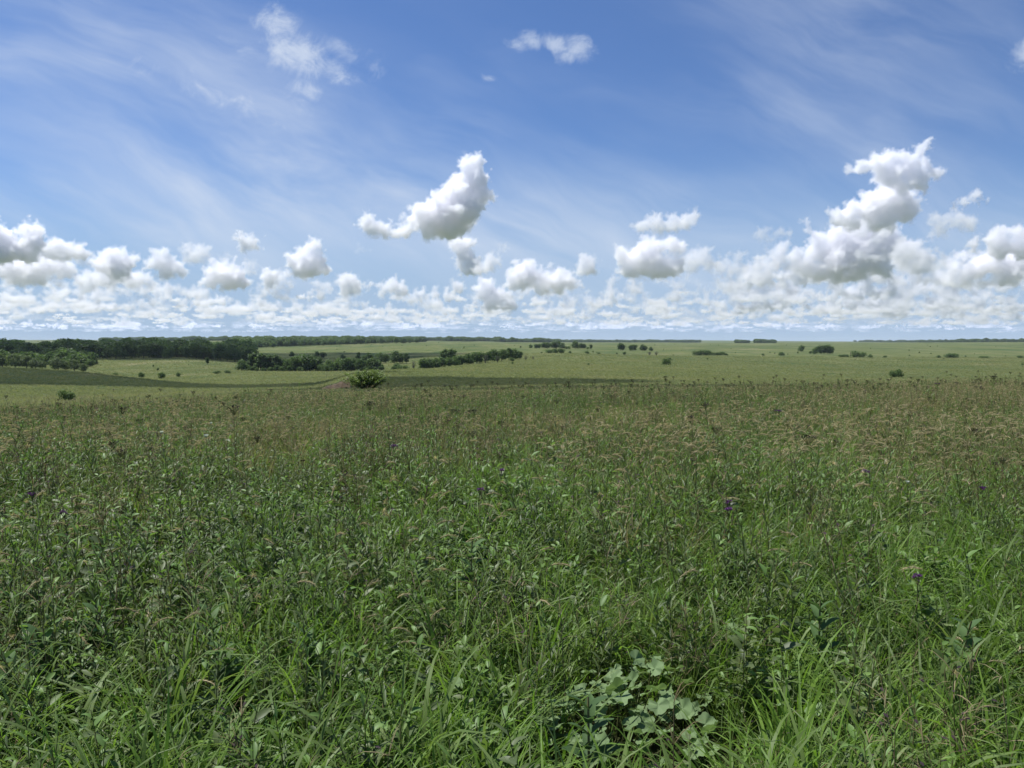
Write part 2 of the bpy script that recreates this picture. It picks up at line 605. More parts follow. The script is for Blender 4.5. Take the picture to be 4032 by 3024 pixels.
def forb(r, h, nl, ll, lw, stems=1, shape='lance', up=0.75, tipb=True, droop=.5):
    """upright stem with many leaves all round; slot 0 leaf, 1 stem, 2 young tip"""
    pb = PB()
    for s in range(stems):
        a = r.uniform(0, 6.28)
        q = 0.0 if stems == 1 else r.uniform(.02, .09)
        hh = h * r.uniform(.75, 1.1)
        pts = curve_pts((q * math.cos(a), q * math.sin(a), -.03), r.uniform(0, 6.28), hh, r.uniform(0, .22), r.uniform(0, .3))
        stem(pb, pts, .0035, .0015, 1)
        az = r.uniform(0, 6.28)
        for i in range(nl):
            f = 0.12 + 0.88 * i / nl
            x = f * (len(pts) - 1)
            j = min(int(x), len(pts) - 2)
            p = pts[j] + (pts[j + 1] - pts[j]) * (x - j)
            az += 2.4 + r.uniform(-.4, .4)
            el = up * (0.45 + .75 * f) + r.uniform(-.25, .25)
            d = (math.cos(az) * math.cos(el), math.sin(az) * math.cos(el), math.sin(el))
            k = (1.0 - 0.55 * max(0, f - .55) / .45) * r.uniform(.7, 1.15)
            tip = tipb and f > .86
            leaf(pb, p, d, ll * k, lw * k, droop * r.uniform(.5, 1.6), 2 if tip else 0, shape, 3 if shape == 'lance' else 4, r.uniform(-.5, .5))
    return pb


def rye(r, h=0.95):
    """arching wild rye stalks with bristly heads; slot 0 stalk, 1 head, 2 blade"""
    pb = PB()
    for s in range(r.randint(1, 3)):
        a = r.uniform(-.8, .8) + (math.pi if r.random() < .3 else 0)
        hh = h * r.uniform(.75, 1.1)
        pts = curve_pts((r.uniform(-.05, .05), r.uniform(-.05, .05), -.02), a, hh, r.uniform(.05, .22), r.uniform(.7, 1.9), 9)
        stem(pb, pts[:8], .0018, .0011, 0)
        # the head: last part of the arc, nodding
        t = unit(pts[7] - pts[6])
        hd = [pts[7]]
        L = r.uniform(.08, .13)
        for i in range(6):
            t = unit(t + np.array([0, 0, -.16]))
            hd.append(hd[-1] + t * L / 6)
        hd = np.array(hd)
        stem(pb, hd, .0035, .002, 1, 4)
        for i in range(34):
            f = r.random() * 5.9
            j = int(f)
            p = hd[j] + (hd[j + 1] - hd[j]) * (f - j)
            tt = unit(hd[j + 1] - hd[j])
            rd = unit(np.array([r.gauss(0, 1), r.gauss(0, 1), r.gauss(0, 1)]))
            d = unit(tt + rd * .65)
            ln = r.uniform(.018, .038)
            sd_ = unit(np.cross(d, rd))
            V = [p - sd_ * .0016, p + sd_ * .0016, p + d * ln + sd_ * .0004, p + d * ln - sd_ * .0004]
            pb.poly(V, [[0, 1, 2, 3]], 1)
        for i in range(3):
            j = r.randint(1, 5)
            blade(pb, pts[j], r.uniform(0, 6.28), .22, .007, .4, 1.4, 2, 4)
    return pb


def dead(r, h=.6):
    pb = PB()
    for s in range(r.randint(2, 5)):
        pts = curve_pts((r.uniform(-.08, .08), r.uniform(-.08, .08), -.02), r.uniform(0, 6.28), h * r.uniform(.6, 1.2), r.uniform(0, .35), r.uniform(0, .4))
        stem(pb, pts, .0025, .0012, 0)
        for i in range(10):
            j = r.randint(2, len(pts) - 1)
            az = r.uniform(0, 6.28)
            blade(pb, pts[j], az, r.uniform(.04, .12), .004, r.uniform(.3, 1.2), .8, 0, 3)
            if r.random() < .4:
                q = pts[j] + np.array([math.cos(az), math.sin(az), 1.2]) * .02
                leaf(pb, q, (math.cos(az), math.sin(az), .5), .018, .012, .3, 1, 'oval', 2)
    return pb


def seedcloud(r, h=.8, mi_head=1):
    """stalk ending in a flat dark head of tiny buds (ironweed and yarrow gone over)"""
    pb = forb(r, h, 16, .09, .016, 1, 'lance', .6, False)
    top = max(np.concatenate(pb.V), key=lambda v: v[2])
    for i in range(26):
        a = r.uniform(0, 6.28)
        q = .055 * math.sqrt(r.random())
        e = np.array(top) + np.array([q * math.cos(a), q * math.sin(a), r.uniform(.0, .03)])
        stem(pb, [np.array(top) - [0, 0, .05], e], .0012, .0012, 1)
        leaf(pb, e - [0, 0, .004], (math.cos(a), math.sin(a), 1.5), .013, .011, .1, 3, 'oval', 2)
        leaf(pb, e - [0, 0, .004], (-math.sin(a), math.cos(a), 1.0), .012, .011, .1, 3, 'oval', 2)
    return pb


def gourd_leaf(pb, p, az, tilt, size, r, mi=0):
    """broad lobed leaf with a wavy rim, cupped, on a fan of 14 spokes"""
    n = 26
    V = []
    c = np.array(p, float)
    ex = np.array([math.cos(az) * math.cos(tilt), math.sin(az) * math.cos(tilt), math.sin(tilt)])
    ey = np.array([-math.sin(az), math.cos(az), 0.0])
    ez = np.cross(ex, ey)
    ph = r.uniform(0, 6)
    rim = []
    for ring in (0.0, 0.55, 1.0):
        for i in range(n):
            th = -math.pi + 2 * math.pi * (i + .5) / n
            rad = 1.0 + .10 * math.cos(th) + .09 * math.cos(5 * th) + .06 * math.sin(9 * th + ph)
            if abs(abs(th) - math.pi) < .45:
                rad *= .40
            if ring == 1.0 and i % 2:
                rad *= .93
            q = size * .5 * rad * max(ring, .02)
            cup = .10 * ring * ring + (.13 * math.sin(4 * th + ph) * ring) + .06 * math.sin(7 * th + 2 * ph) * ring * ring - .12 * ring * ring * math.cos(th) ** 2
            fold = .10 * abs(math.sin(th)) * ring
            V.append(c + ex * (q * math.cos(th) + size * .3) + ey * q * math.sin(th) + ez * size * .5 * (cup + fold))
    Q = []
    for g in range(2):
        for i in range(n):
            if i == n - 1:
                continue
            j = i + 1
            Q.append([g * n + i, g * n + j, (g + 1) * n + j, (g + 1) * n + i])
    pb.poly(V, Q, mi)


M_BLADE = leaf_mat('lush_grass', (.070, .135, .018), (.125, .225, .032), (.200, .310, .055), .42, .5, .22, .2)
M_BLADE2 = leaf_mat('blue_grass_blade', (.075, .120, .030), (.130, .195, .050), (.200, .265, .085), .38, .5, .22, .2)
M_DRYGR = leaf_mat('dry_grass', (.16, .135, .065), (.25, .21, .105), (.36, .30, .165), .3, .6, .2, .3)
M_FORB = leaf_mat('forb_leaf', (.046, .082, .018), (.095, .155, .034), (.160, .235, .054), .38, .5, .3, .25, patch_col=(.10, .14, .05))
M_FORB2 = leaf_mat('grey_green_leaf', (.060, .090, .032), (.115, .155, .054), (.180, .220, .084), .34, .5, .35, .2)
M_TIP = leaf_mat('young_leaf', (.09, .16, .04), (.14, .24, .06), (.20, .30, .08), .35, .5, .3, .1)
M_STEM = leaf_mat('plant_stem', (.06, .07, .025), (.11, .12, .04), (.17, .14, .06), .05, .6, .2, .2)
M_HEAD = leaf_mat('rye_head', (.30, .25, .14), (.42, .35, .21), (.54, .46, .29), .35, .7, .15, .5, patch_col=(.48, .40, .24))
M_DEAD = leaf_mat('dead_stem', (.07, .056, .024), (.125, .105, .050), (.21, .18, .10), .1, .8, .1, .2)
M_DARK = leaf_mat('dark_seed', (.018, .014, .016), (.035, .026, .028), (.06, .04, .045), .0, .8, .1, .2)
M_BROAD = leaf_mat('broad_leaf', (.06, .11, .04), (.09, .155, .055), (.13, .205, .075), .3, .6, .15, .1)
M_GOURD = leaf_mat('gourd_leaf', (.125, .190, .075), (.165, .240, .105), (.215, .300, .140), .3, .6, .15, .05)
M_GOURD_BACK = M_GOURD

protos = {}


def proto(kind, me, mats):
    for m in mats:
        me.materials.append(m)
    c = protos.get(kind)
    if c is None:
        c = bpy.data.collections.new('kinds_of_' + kind)
        protos[kind] = c
    o = bpy.data.objects.new('%s_%02d' % (kind, len(c.objects)), me)
    c.objects.link(o)
    return o


pr_ = random.Random(21)
for i in range(7):
    proto('lush', tuft(pr_, 26, .52, .0095, .07).build('lush'), [M_BLADE])
for i in range(3):
    proto('lush', tuft(pr_, 22, .62, .012, .06, (.8, 2.2), 8).build('lush'), [M_BLADE2])
for i in range(6):
    proto('fine', tuft(pr_, 40, .50, .0045, .09, (.3, 1.5), 5).build('fine'), [M_BLADE2 if i % 2 else M_BLADE])
for i in range(4):
    proto('dry', tuft(pr_, 34, .55, .0045, .09, (.2, 1.3), 5).build('dry'), [M_DRYGR])
for i in range(3):
    proto('forb', forb(pr_, .55, 26, .095, .017, 2).build('forb'), [M_FORB, M_STEM, M_TIP])
for i in range(5):
    proto('forb', forb(pr_, .60, 34, .075, .012, 2, up=.9).build('forb'), [M_FORB2, M_STEM, M_TIP])
for i in range(4):
    proto('leafy', forb(pr_, .42, 18, .085, .034, 2, 'oval', .45).build('leafy'), [M_FORB, M_STEM, M_TIP])
for i in range(3):
    proto('leafy', forb(pr_, .46, 16, .095, .040, 1, 'oval', .5).build('leafy'), [M_FORB2, M_STEM, M_TIP])
for i in range(7):
    proto('rye', rye(pr_).build('rye'), [M_STEM, M_HEAD, M_BLADE2])
for i in range(4):
    proto('dead', dead(pr_).build('dead'), [M_DEAD, M_DARK])
for i in range(4):
    proto('seedtop', seedcloud(pr_).build('seedtop'), [M_FORB, M_STEM, M_TIP, M_DARK])
# coarse clumps for the meadows some way off
for i in range(5):
    proto('meadow', tuft(pr_, 26, .55, .03, .35, (.2, 1.1), 3).build('meadow'), [M_DRYGR if i == 0 else M_BLADE])


def scatter_tree():
    g = bpy.data.node_groups.new('scatter', 'GeometryNodeTree')
    g.interface.new_socket('Geometry', in_out='INPUT', socket_type='NodeSocketGeometry')
    g.interface.new_socket('Kinds', in_out='INPUT', socket_type='NodeSocketCollection')
    g.interface.new_socket('Geometry', in_out='OUTPUT', socket_type='NodeSocketGeometry')
    n = g.nodes
    gi = n.new('NodeGroupInput')
    go = n.new('NodeGroupOutput')
    ip = n.new('GeometryNodeInstanceOnPoints')
    ci = n.new('GeometryNodeCollectionInfo')
    ci.inputs['Separate Children'].default_value = True
    ci.inputs['Reset Children'].default_value = True
    ip.inputs['Pick Instance'].default_value = True

    def attr(nm, ty):
        a = n.new('GeometryNodeInputNamedAttribute')
        a.data_type = ty
        a.inputs['Name'].default_value = nm
        return a.outputs[0]
    L = g.links.new
    L(gi.outputs[0], ip.inputs['Points'])
    L(gi.outputs[1], ci.inputs['Collection'])
    L(ci.outputs[0], ip.inputs['Instance'])
    L(attr('pick', 'INT'), ip.inputs['Instance Index'])
    L(attr('rot', 'FLOAT_VECTOR'), ip.inputs['Rotation'])
    L(attr('scl', 'FLOAT_VECTOR'), ip.inputs['Scale'])
    L(ip.outputs[0], go.inputs[0])
    return g


SCATTER = scatter_tree()


def scatter(name, kind, P, rot, scl, label, cat):
    """P (n,3) rot (n,3) scl (n,3): one object of countless plants"""
    me = bpy.data.meshes.new(name)
    n = len(P)
    me.vertices.add(n)
    me.vertices.foreach_set('co', np.asarray(P, np.float32).ravel())
    a = me.attributes.new('rot', 'FLOAT_VECTOR', 'POINT')
    a.data.foreach_set('vector', np.asarray(rot, np.float32).ravel())
    a = me.attributes.new('scl', 'FLOAT_VECTOR', 'POINT')
    a.data.foreach_set('vector', np.asarray(scl, np.float32).ravel())
    a = me.attributes.new('pick', 'INT', 'POINT')
    a.data.foreach_set('value', nrg.integers(0, 1000, n).astype(np.int32) % len(protos[kind].objects))
    o = new_obj(name, me)
    m = o.modifiers.new('scatter', 'NODES')
    m.node_group = SCATTER
    m['Socket_1'] = protos[kind]
    tag(o, label, cat, kind='stuff')
    return o


def vnoise(x, y, s, seed=0):
    """cheap smooth value noise in the range 0..1"""
    x = x * s + seed * 17.3
    y = y * s + seed * 9.1
    xi, yi = np.floor(x), np.floor(y)
    fx, fy = x - xi, y - yi
    fx, fy = fx * fx * (3 - 2 * fx), fy * fy * (3 - 2 * fy)

    def h(a, b):
        v = np.sin(a * 127.1 + b * 311.7 + seed * 74.7) * 43758.5453
        return v - np.floor(v)
    return (h(xi, yi) * (1 - fx) + h(xi + 1, yi) * fx) * (1 - fy) + (h(xi, yi + 1) * (1 - fx) + h(xi + 1, yi + 1) * fx) * fy


def sample_field(n, d0, d1, margin=1.15, side=.70, power=2.0):
    """random points in the field seen ahead, density falling with distance when power < 2"""
    u = nrg.random(n)
    D = (d0 ** power + u * (d1 ** power - d0 ** power)) ** (1 / power)
    W = side * D * margin + 1.2
    X = (nrg.random(n) * 2 - 1) * W
    # the same growth carries on beyond the edges of the view
    u = nrg.random(2 * n)
    D2 = (d0 ** power + u * (d1 ** power - d0 ** power)) ** (1 / power)
    W2 = side * D2 * margin + 1.2
    k = nrg.random(2 * n) < .5 * 5.5 / W2
    D2, W2 = D2[k], W2[k]
    X2 = (W2 + nrg.random(len(D2)) * 5.5) * np.where(nrg.random(len(D2)) < .5, -1, 1)
    return np.concatenate([X, X2]), np.concatenate([D, D2])


CLEAR = [(*hit(612, 735, .12, 1.8, 8), .50), (*hit(645, 700, .15, 1.8, 8), .34), (*hit(255, 738, .12, 1.8, 8), .28), (*hit(440, 715, .12, 1.8, 8), .16), (*hit(775, 762, .0, 1.8, 8), .22)]


def field_layer(name, kind, n, d0, d1, prob, s0, s1, label, cat, power=1.25, lean=.12, face=None):
    X, Y = sample_field(n, d0, d1, power=power)
    PX = 512 + F * X / Y
    n = len(X)
    keep = nrg.random(n) < np.clip(prob(X, Y, PX), 0, 1)
    for cx_, cy_, cr_ in CLEAR:
        # open spots: short growth only, so what stands there can be seen
        keep &= (np.hypot(X - cx_, Y - cy_ + cr_ * .6) > cr_) | (nrg.random(n) < .10)
    X, Y = X[keep], Y[keep]
    Z = height(X, Y)
    m = len(X)
    rot = np.stack([nrg.normal(0, lean, m), nrg.normal(0, lean, m), nrg.random(m) * 6.283 if face is None else nrg.normal(face, .9, m)], 1)
    s = nrg.uniform(s0, s1, m) * (0.85 + 0.3 * vnoise(X, Y, .4, 3))
    # vegetation is shorter right by the camera
    s = s * np.clip((.72 if kind == 'lush' else .52) + Y / 9.0, .5, 1.0)
    scl = np.stack([s, s, s * nrg.uniform(.85, 1.15, m)], 1)
    return scatter(name, kind, np.stack([X, Y, Z], 1), rot, scl, label, cat)


def P_lush(x, y, px):
    near = np.clip(1.25 - y / 10, .12, 1.3)
    right = np.maximum(np.clip((px - 420) / 300, .12, 1), (px < 330) * (y < 3.1) * .9)
    return near * (right + .7 * (vnoise(x, y, .55, 1) > .6)) * (0.15 + 1.2 * vnoise(x, y, .9, 2))


def P_fine(x, y, px):
    left = np.where(y < 7, np.clip(px / 650, .3, 1), 1)
    return left * (.12 + .88 * np.clip((.6 * vnoise(x, y, .35, 4) + .4 * vnoise(x, y, 1.1, 14) - .3) * 2.5, 0, 1))


def P_dry(x, y, px):
    far = np.clip((y - 3) / 12, .08, 1)
    patch = (vnoise(x, y, .22, 5) > .45) * 1.0 + .12
    gold = np.clip((px - 760) / 160, 0, 1) * (y > 21)
    return far * patch * .7 + gold


def P_forb(x, y, px):
    v = .6 * vnoise(x, y, .5, 6) + .4 * vnoise(x, y, 1.3, 16)
    return np.clip((v - .34) * 3.2, .05, 1) * (1 - .5 * np.clip((px - 650) / 300, 0, 1) * (y < 4.5))


def P_leafy(x, y, px):
    v = .6 * vnoise(x, y, .6, 7) + .4 * vnoise(x, y, 1.5, 17)
    near = np.clip(1.3 - y / 14, .15, 1)
    left = np.clip(1.4 - px / 700, .22, 1)
    return near * (left + .25 * (v > .6)) * np.clip((v - .30) * 3.2, .08, 1)


def P_rye(x, y, px):
    v = vnoise(x, y, .33, 8)
    far = np.clip((y - 2.2) / 7, .06, 1)
    return far * (np.clip((v - .40) * 3.2, .10, 1))


def P_dead(x, y, px):
    return (.3 + .7 * (vnoise(x, y, .45, 9) > .55)) * np.clip(.25 + y / 10, .3, 2)


def P_top(x, y, px):
    return .2 + .8 * (vnoise(x, y, .5, 12) > .6)


field_layer('lush_grass', 'lush', 18000, 1.7, 26, P_lush, .65, 1.25, 'long arching green grass blades thick at the bottom of the field', 'grass', 1.1)
field_layer('fine_grass', 'fine', 22000, 1.7, 46, P_fine, .7, 1.3, 'fine green grass filling between the wild plants', 'grass')
field_layer('dry_grass', 'dry', 17000, 3, 48, P_dry, .8, 1.35, 'tan dry grass tufts towards the brow of the field', 'grass', 1.5)
field_layer('narrow_leaf_forbs', 'forb', 26000, 1.9, 46, P_forb, .7, 1.35, 'upright weeds with narrow dark green leaves across the field', 'wild plants')
field_layer('oval_leaf_forbs', 'leafy', 21000, 1.7, 30, P_leafy, .65, 1.35, 'low weeds with oval green leaves, thickest at the lower left', 'wild plants', 1.1)
field_layer('wild_rye', 'rye', 30000, 2.6, 46, P_rye, .75, 1.15, 'nodding tan seed heads of wild rye standing over the field', 'wild rye', 1.35, face=0.2)
field_layer('dead_stems', 'dead', 11000, 1.9, 46, P_dead, .7, 1.4, 'brown dead stalks among the green plants', 'dead stalks')
field_layer('dark_seed_tops', 'seedtop', 800, 6, 46, P_top, .75, 1.15, 'tall weeds with flat dark seed tops scattered over the field', 'wild plants', 1.6, .08)


field_layer('golden_grass', 'dry', 7000, 20, 48, lambda x, y, px: np.clip((px - 800) / 130, 0, 1), 1.1, 1.5, 'pale golden dry grass at the right end of the brow', 'grass', 1.8)
field_layer('tall_weeds', 'forb', 1500, 20, 46, lambda x, y, px: .25 + .7 * (vnoise(x, y, .3, 22) > .5), 1.3, 1.75, 'tall upright weeds standing proud along the brow of the field', 'wild plants', 1.8, .06)
field_layer('tall_dark_tops', 'seedtop', 420, 22, 44, lambda x, y, px: .2 + .8 * (px > 380), 1.05, 1.4, 'tall dark topped weeds along the brow of the field', 'wild plants', 1.8, .06)


def meadow_layer():
    n = 130000
    u = nrg.random(n)
    D = 60 + 640 * u ** 1.7
    X = (nrg.random(n) * 2 - 1) * .76 * D
    Z = height(X, D)
    s = nrg.uniform(.5, 1.15, n) * (1 + D / 500)
    rot = np.stack([nrg.normal(0, .1, n), nrg.normal(0, .1, n), nrg.random(n) * 6.283], 1)
    sc_ = np.stack([s, s, s * nrg.uniform(.35, .75, n)], 1)
    scatter('meadow_grass', 'meadow', np.stack([X, D, Z], 1), rot, sc_, 'yellow green meadow grass on the slopes beyond the brow', 'grass')


M_MEADOW = leaf_mat('meadow_blade', (.130, .152, .068), (.185, .205, .092), (.265, .260, .138), .4, .7, .1, .35, patch_col=(.31, .27, .15), pscale=.03)
for o_ in protos['meadow'].objects:
    o_.data.materials[0] = M_MEADOW
meadow_layer()

# ------------------------------------------------------------------ trees and bushes
M_CROWN = [leaf_mat('crown_leaf_a', (.046, .082, .022), (.078, .130, .036), (.125, .185, .058), .38, .6, .2, .1),
           leaf_mat('crown_leaf_b', (.060, .100, .030), (.095, .148, .044), (.145, .205, .070), .38, .6, .2, .1),
           leaf_mat('willow_leaf', (.070, .100, .038), (.105, .140, .056), (.15, .19, .08), .38, .6, .2, .1),
           leaf_mat('grey_twig', (.06, .06, .045), (.095, .095, .07), (.14, .13, .10), .1, .8, .1, .1)]
M_BARK = plain_mat('bark', (.09, .075, .055), (.045, .038, .03), 3)


def crown_mesh(r, w, h, z0, lobes, nleaf, ls, flat=.85):
    """leaf clumps spread through lobes; total width w, height h from z0 up"""
    L = []
    for i in range(lobes):
        a = r.uniform(0, 6.28)
        q = w * .5 * .62 * math.sqrt(r.random())
        zz = z0 + h * (.25 + .6 * r.random() * (1 - .35 * (q / (w * .31)) ** 2))
        rad = w * r.uniform(.15, .27)
        L.append((q * math.cos(a), q * math.sin(a), zz, rad))
    L.append((0, 0, z0 + h * .72, w * .24))
    L.append((0, 0, z0 + h * .42, w * .30))
    for i in range(4):
        a = r.uniform(0, 6.28)
        L.append((w * .22 * math.cos(a), w * .22 * math.sin(a), z0 + h * .2, w * .2))
    V, Q = [], []
    n = 0
    tot = sum(l[3] ** 2 for l in L)
    for (x, y, z, rad) in L:
        for k in range(int(nleaf * rad * rad / tot)):
            d = unit(np.array([r.gauss(0, 1), r.gauss(0, 1), r.gauss(0, 1) + .25]))
            rr = rad * (r.random() ** .35) * r.uniform(.85, 1.12)
            c = np.array([x, y, z]) + d * np.array([1, 1, flat]) * rr
            if c[2] < z0 * .9:
                c[2] = z0 * .9 + r.random() * .3
            nn = unit(d + np.array([r.gauss(0, .6), r.gauss(0, .6), r.gauss(0, .6) + .3]))
            a = unit(np.cross(nn, [r.gauss(0, 1), r.gauss(0, 1), r.gauss(0, 1)]))
            b = np.cross(nn, a)
            s = ls * r.uniform(.6, 1.4)
            V += [c - a * s - b * s * .6, c + a * s * .7 - b * s * .7, c + a * s + b * s * .5, c - a * s * .5 + b * s * .8]
            Q.append([n, n + 1, n + 2, n + 3])
            n += 4
    return np.array(V), np.array(Q), L


def trunk_mesh(r, L, h, r0, multi=1):
    pb = PB()
    for s in range(multi):
        a = r.uniform(0, 6.28)
        off = np.array([math.cos(a), math.sin(a), 0]) * (0 if multi == 1 else r0 * 2)
        bend = np.array([r.uniform(-.3, .3), r.uniform(-.3, .3), 0]) * h * .12
        top = np.array([0, 0, h]) + bend
        pts = [off + np.array([0, 0, -.4]), off + bend * .3 + np.array([0, 0, h * .3]), off * 2 + bend * .7 + np.array([0, 0, h * .65]), off * 2.5 + top]
        stem(pb, pts, r0, r0 * .35, 0, 6)
        for (x, y, z, rad) in L[:8]:
            f = r.uniform(.45, .9)
            st = off + bend * f + np.array([0, 0, h * .75 * f])
            e = np.array([x, y, z])
            stem(pb, [st, (st + e) / 2 + [0, 0, -.1 * h * .1], e], r0 * .4, r0 * .08, 0, 4)
    return pb


def tree_kind(r, H, wf, z0f, lobes, nleaf, ls, mat, multi=1):
    w = H * wf
    z0 = H * z0f
    V, Q, L = crown_mesh(r, w, H - z0, z0, lobes, nleaf, ls)
    top = V[:, 2].max()
    V[:, 2] *= H / top
    cm = mesh_np('crown', V, Q)
    cm.materials.append(mat)
    tm = trunk_mesh(r, L, H * .62, H * .022, multi).build('trunk')
    tm.materials.append(M_BARK)
    return tm, cm


tr_ = random.Random(77)
H0 = 10.0
ROUND = [tree_kind(tr_, H0, tr_.uniform(.85, 1.1), tr_.uniform(.02, .08), 18, 1700, .33, M_CROWN[i % 2]) for i in range(6)]
TALL = [tree_kind(tr_, H0, tr_.uniform(.55, .75), tr_.uniform(.02, .07), 18, 1500, .30, M_CROWN[i % 2]) for i in range(4)]
WILLOW = [tree_kind(tr_, H0, tr_.uniform(1.0, 1.25), .05, 16, 1500, .32, M_CROWN[2], 2) for i in range(3)]
BUSH = [tree_kind(tr_, H0, tr_.uniform(1.3, 1.9), .0, 14, 1300, .42, M_CROWN[i % 2], 3) for i in range(5)]
BARE = [tree_kind(tr_, H0, .8, .1, 12, 260, .22, M_CROWN[3], 3) for i in range(2)]
KINDS = {'round': ROUND, 'tall': TALL, 'willow': WILLOW, 'bush': BUSH, 'bare': BARE}


def plant_tree(kind, px, D, H, label, group=None, wide=1.0, name=None, cat=None, var=None):
    x, y, z = at(px, D)
    tm, cm = KINDS[kind][rng.randrange(len(KINDS[kind])) if var is None else var]
    wide *= 1.14
    name = name or {'bush': 'bush', 'willow': 'willow_tree', 'bare': 'bare_shrub'}.get(kind, 'tree')
    root = bpy.data.objects.new(name, None)
    COL.objects.link(root)
    root.location = (x, y, z)
    root.rotation_euler = (0, 0, rng.uniform(0, 6.28))
    s = H / H0
    root.scale = (s * wide, s * wide, s)
    root.empty_display_size = .5
    tag(root, label, cat or {'bush': 'bush', 'bare': 'shrub'}.get(kind, 'tree'), group)
    for nm, me in (('trunk', tm), ('crown', cm)):
        c = bpy.data.objects.new(nm, me)
        COL.objects.link(c)
        c.parent = root
    return root


ORD = ['leftmost', 'second', 'third', 'fourth', 'fifth', 'sixth', 'seventh', 'eighth', 'ninth', 'tenth', 'eleventh', 'twelfth', 'thirteenth', 'fourteenth', 'fifteenth',
       'sixteenth', 'seventeenth', 'eighteenth', 'nineteenth', 'twentieth']


def ordn(i):
    if i < 20:
        return ORD[i]
    t = {2: 'twenty', 3: 'thirty', 4: 'forty', 5: 'fifty', 6: 'sixty'}[(i + 1) // 10]
    u = (i + 1) % 10
    if u == 0:
        return {3: 'thirtieth', 4: 'fortieth', 5: 'fiftieth', 6: 'sixtieth'}[(i + 1) // 10]
    return t + '-' + ['first', 'second', 'third', 'fourth', 'fifth', 'sixth', 'seventh', 'eighth', 'ninth'][u - 1]


def row(items, text, group, D=None):
    """items: (kind, px, D, H, wide); labels count from the left"""
    items = sorted(items, key=lambda q: q[1])
    for i, (k, px, d, h, w) in enumerate(items):
        word = 'leftmost' if i == 0 else ('rightmost' if i == len(items) - 1 else ordn(i) + ' from the left')
        plant_tree(k, px, d, h, text.format(ord=word), group, w)


def c2(x):  # helper: column of the middle study crop to frame columns
    return (900 + x / 1.7015) / 3.9375


def c1(x):
    return (x / 2.107) / 3.9375


def c3(x):
    return (2000 + x / 2.011) / 3.9375


def c4(x):
    return (2980 + x / 2.103) / 3.9375


# creek-side trees, left to middle
creek = [('round', c2(88), 480, 7.2, .8), ('tall', c2(175), 490, 11.6, 1.2), ('tall', c2(215), 485, 11.4, 1.3), ('tall', c2(265), 490, 10.8, 1.2), ('tall', c2(315), 488, 10.8, 1.25),
         ('round', c2(375), 490, 8.2, .9), ('round', c2(405), 485, 8.2, .8), ('round', c2(450), 480, 10.2, .95), ('round', c2(500), 486, 11.2, 1.05), ('round', c2(545), 478, 11.0, 1.0), ('round', c2(580), 485, 9.6, .9),
         ('tall', c2(610), 480, 8.6, .95), ('bush', c2(640), 474, 5.0, .8), ('round', c2(672), 486, 7.4, .9), ('bush', c2(700), 474, 5.4, .7), ('round', c2(745), 478, 8.4, 1.0), ('round', c2(790), 474, 8.8, 1.05),
         ('round', c2(840), 478, 8.4, 1.0), ('round', c2(880), 474, 7.8, .9), ('round', c2(915), 480, 6.4, .8), ('round', c2(965), 476, 8.2, 1.1), ('round', c2(1000), 480, 6.4, .8)]
row(creek, '{ord} of the dark green trees lining the creek below the far meadow', 'trees lining the creek')
row([('round', c2(425), 720, 5.4, 1.0), ('round', c2(592), 700, 6.6, 1.0), ('round', c2(632), 690, 6.0, 1.1), ('round', c2(766), 640, 5.6, .9), ('tall', c2(868), 620, 7.6, 1.1), ('round', c2(915), 600, 6.4, .9), ('round', c2(938), 600, 8.0, .9),
     ('bare', c2(990), 590, 6.5, .9), ('round', c2(1022), 580, 8.4, .9), ('round', c2(1055), 580, 7.6, .8), ('round', c2(1125), 560, 10.0, .9), ('round', c2(1155), 560, 7.5, .7), ('tall', c2(1193), 556, 8.0, .95)],
    '{ord} of the scattered trees standing behind the creek row', 'trees behind the creek row')
row([('round', c2(1108), 430, 3.6, 1.0), ('round', c2(1130), 434, 5.2, 1.0), ('bush', c2(1165), 415, 4.2, .95), ('bare', c2(1240), 430, 6.0, .7)],
    '{ord} of four small shrubs in the dip left of the thicket', 'shrubs in the dip')
thick = [('round', c2(1305), 1.0, 7.0, 1.0), ('round', c2(1345), 1.0, 6.4, 1.2), ('round', c2(1385), 1, 6.4, 1.1), ('tall', c2(1448), 1.12, 11.0, 1.0), ('round', c2(1425), 1, 6.4, 1.0), ('tall', c2(1495), 1.12, 10.5, 1.0),
         ('round', c2(1470), 1, 6.0, 1.1), ('round', c2(1515), 1, 6.0, 1.1), ('round', c2(1555), 1, 6.4, 1.1), ('round', c2(1600), 1, 6.6, 1.1), ('round', c2(1640), 1.02, 7.4, 1.0), ('round', c2(1680), 1.02, 7.6, 1.0),
         ('bare', c2(1720), 1, 5.6, 1.0), ('round', c2(1735), 1.03, 6.8, .9), ('round', c2(1780), 1.05, 8.4, 1.0), ('bare', c2(1800), .99, 4.6, 1.0), ('round', c2(1830), 1.05, 8.2, 1.1), ('tall', c2(1878), 1.08, 8.4, 1.0),
         ('round', c2(1912), 1.08, 8.0, .9), ('round', c2(1948), 1.08, 6.0, .8), ('bare', c2(1990), 1.02, 3.2, 1.6), ('bare', c2(2040), 1.02, 2.6, 1.6), ('bush', c2(1900), 1.0, 2.6, 1.0)]
row([(k, px, (395 + (px - 420) * .75) * d, h * .96, w) for k, px, d, h, w in thick], '{ord} of the close trees in the thicket behind the sunlit hill', 'trees of the thicket')
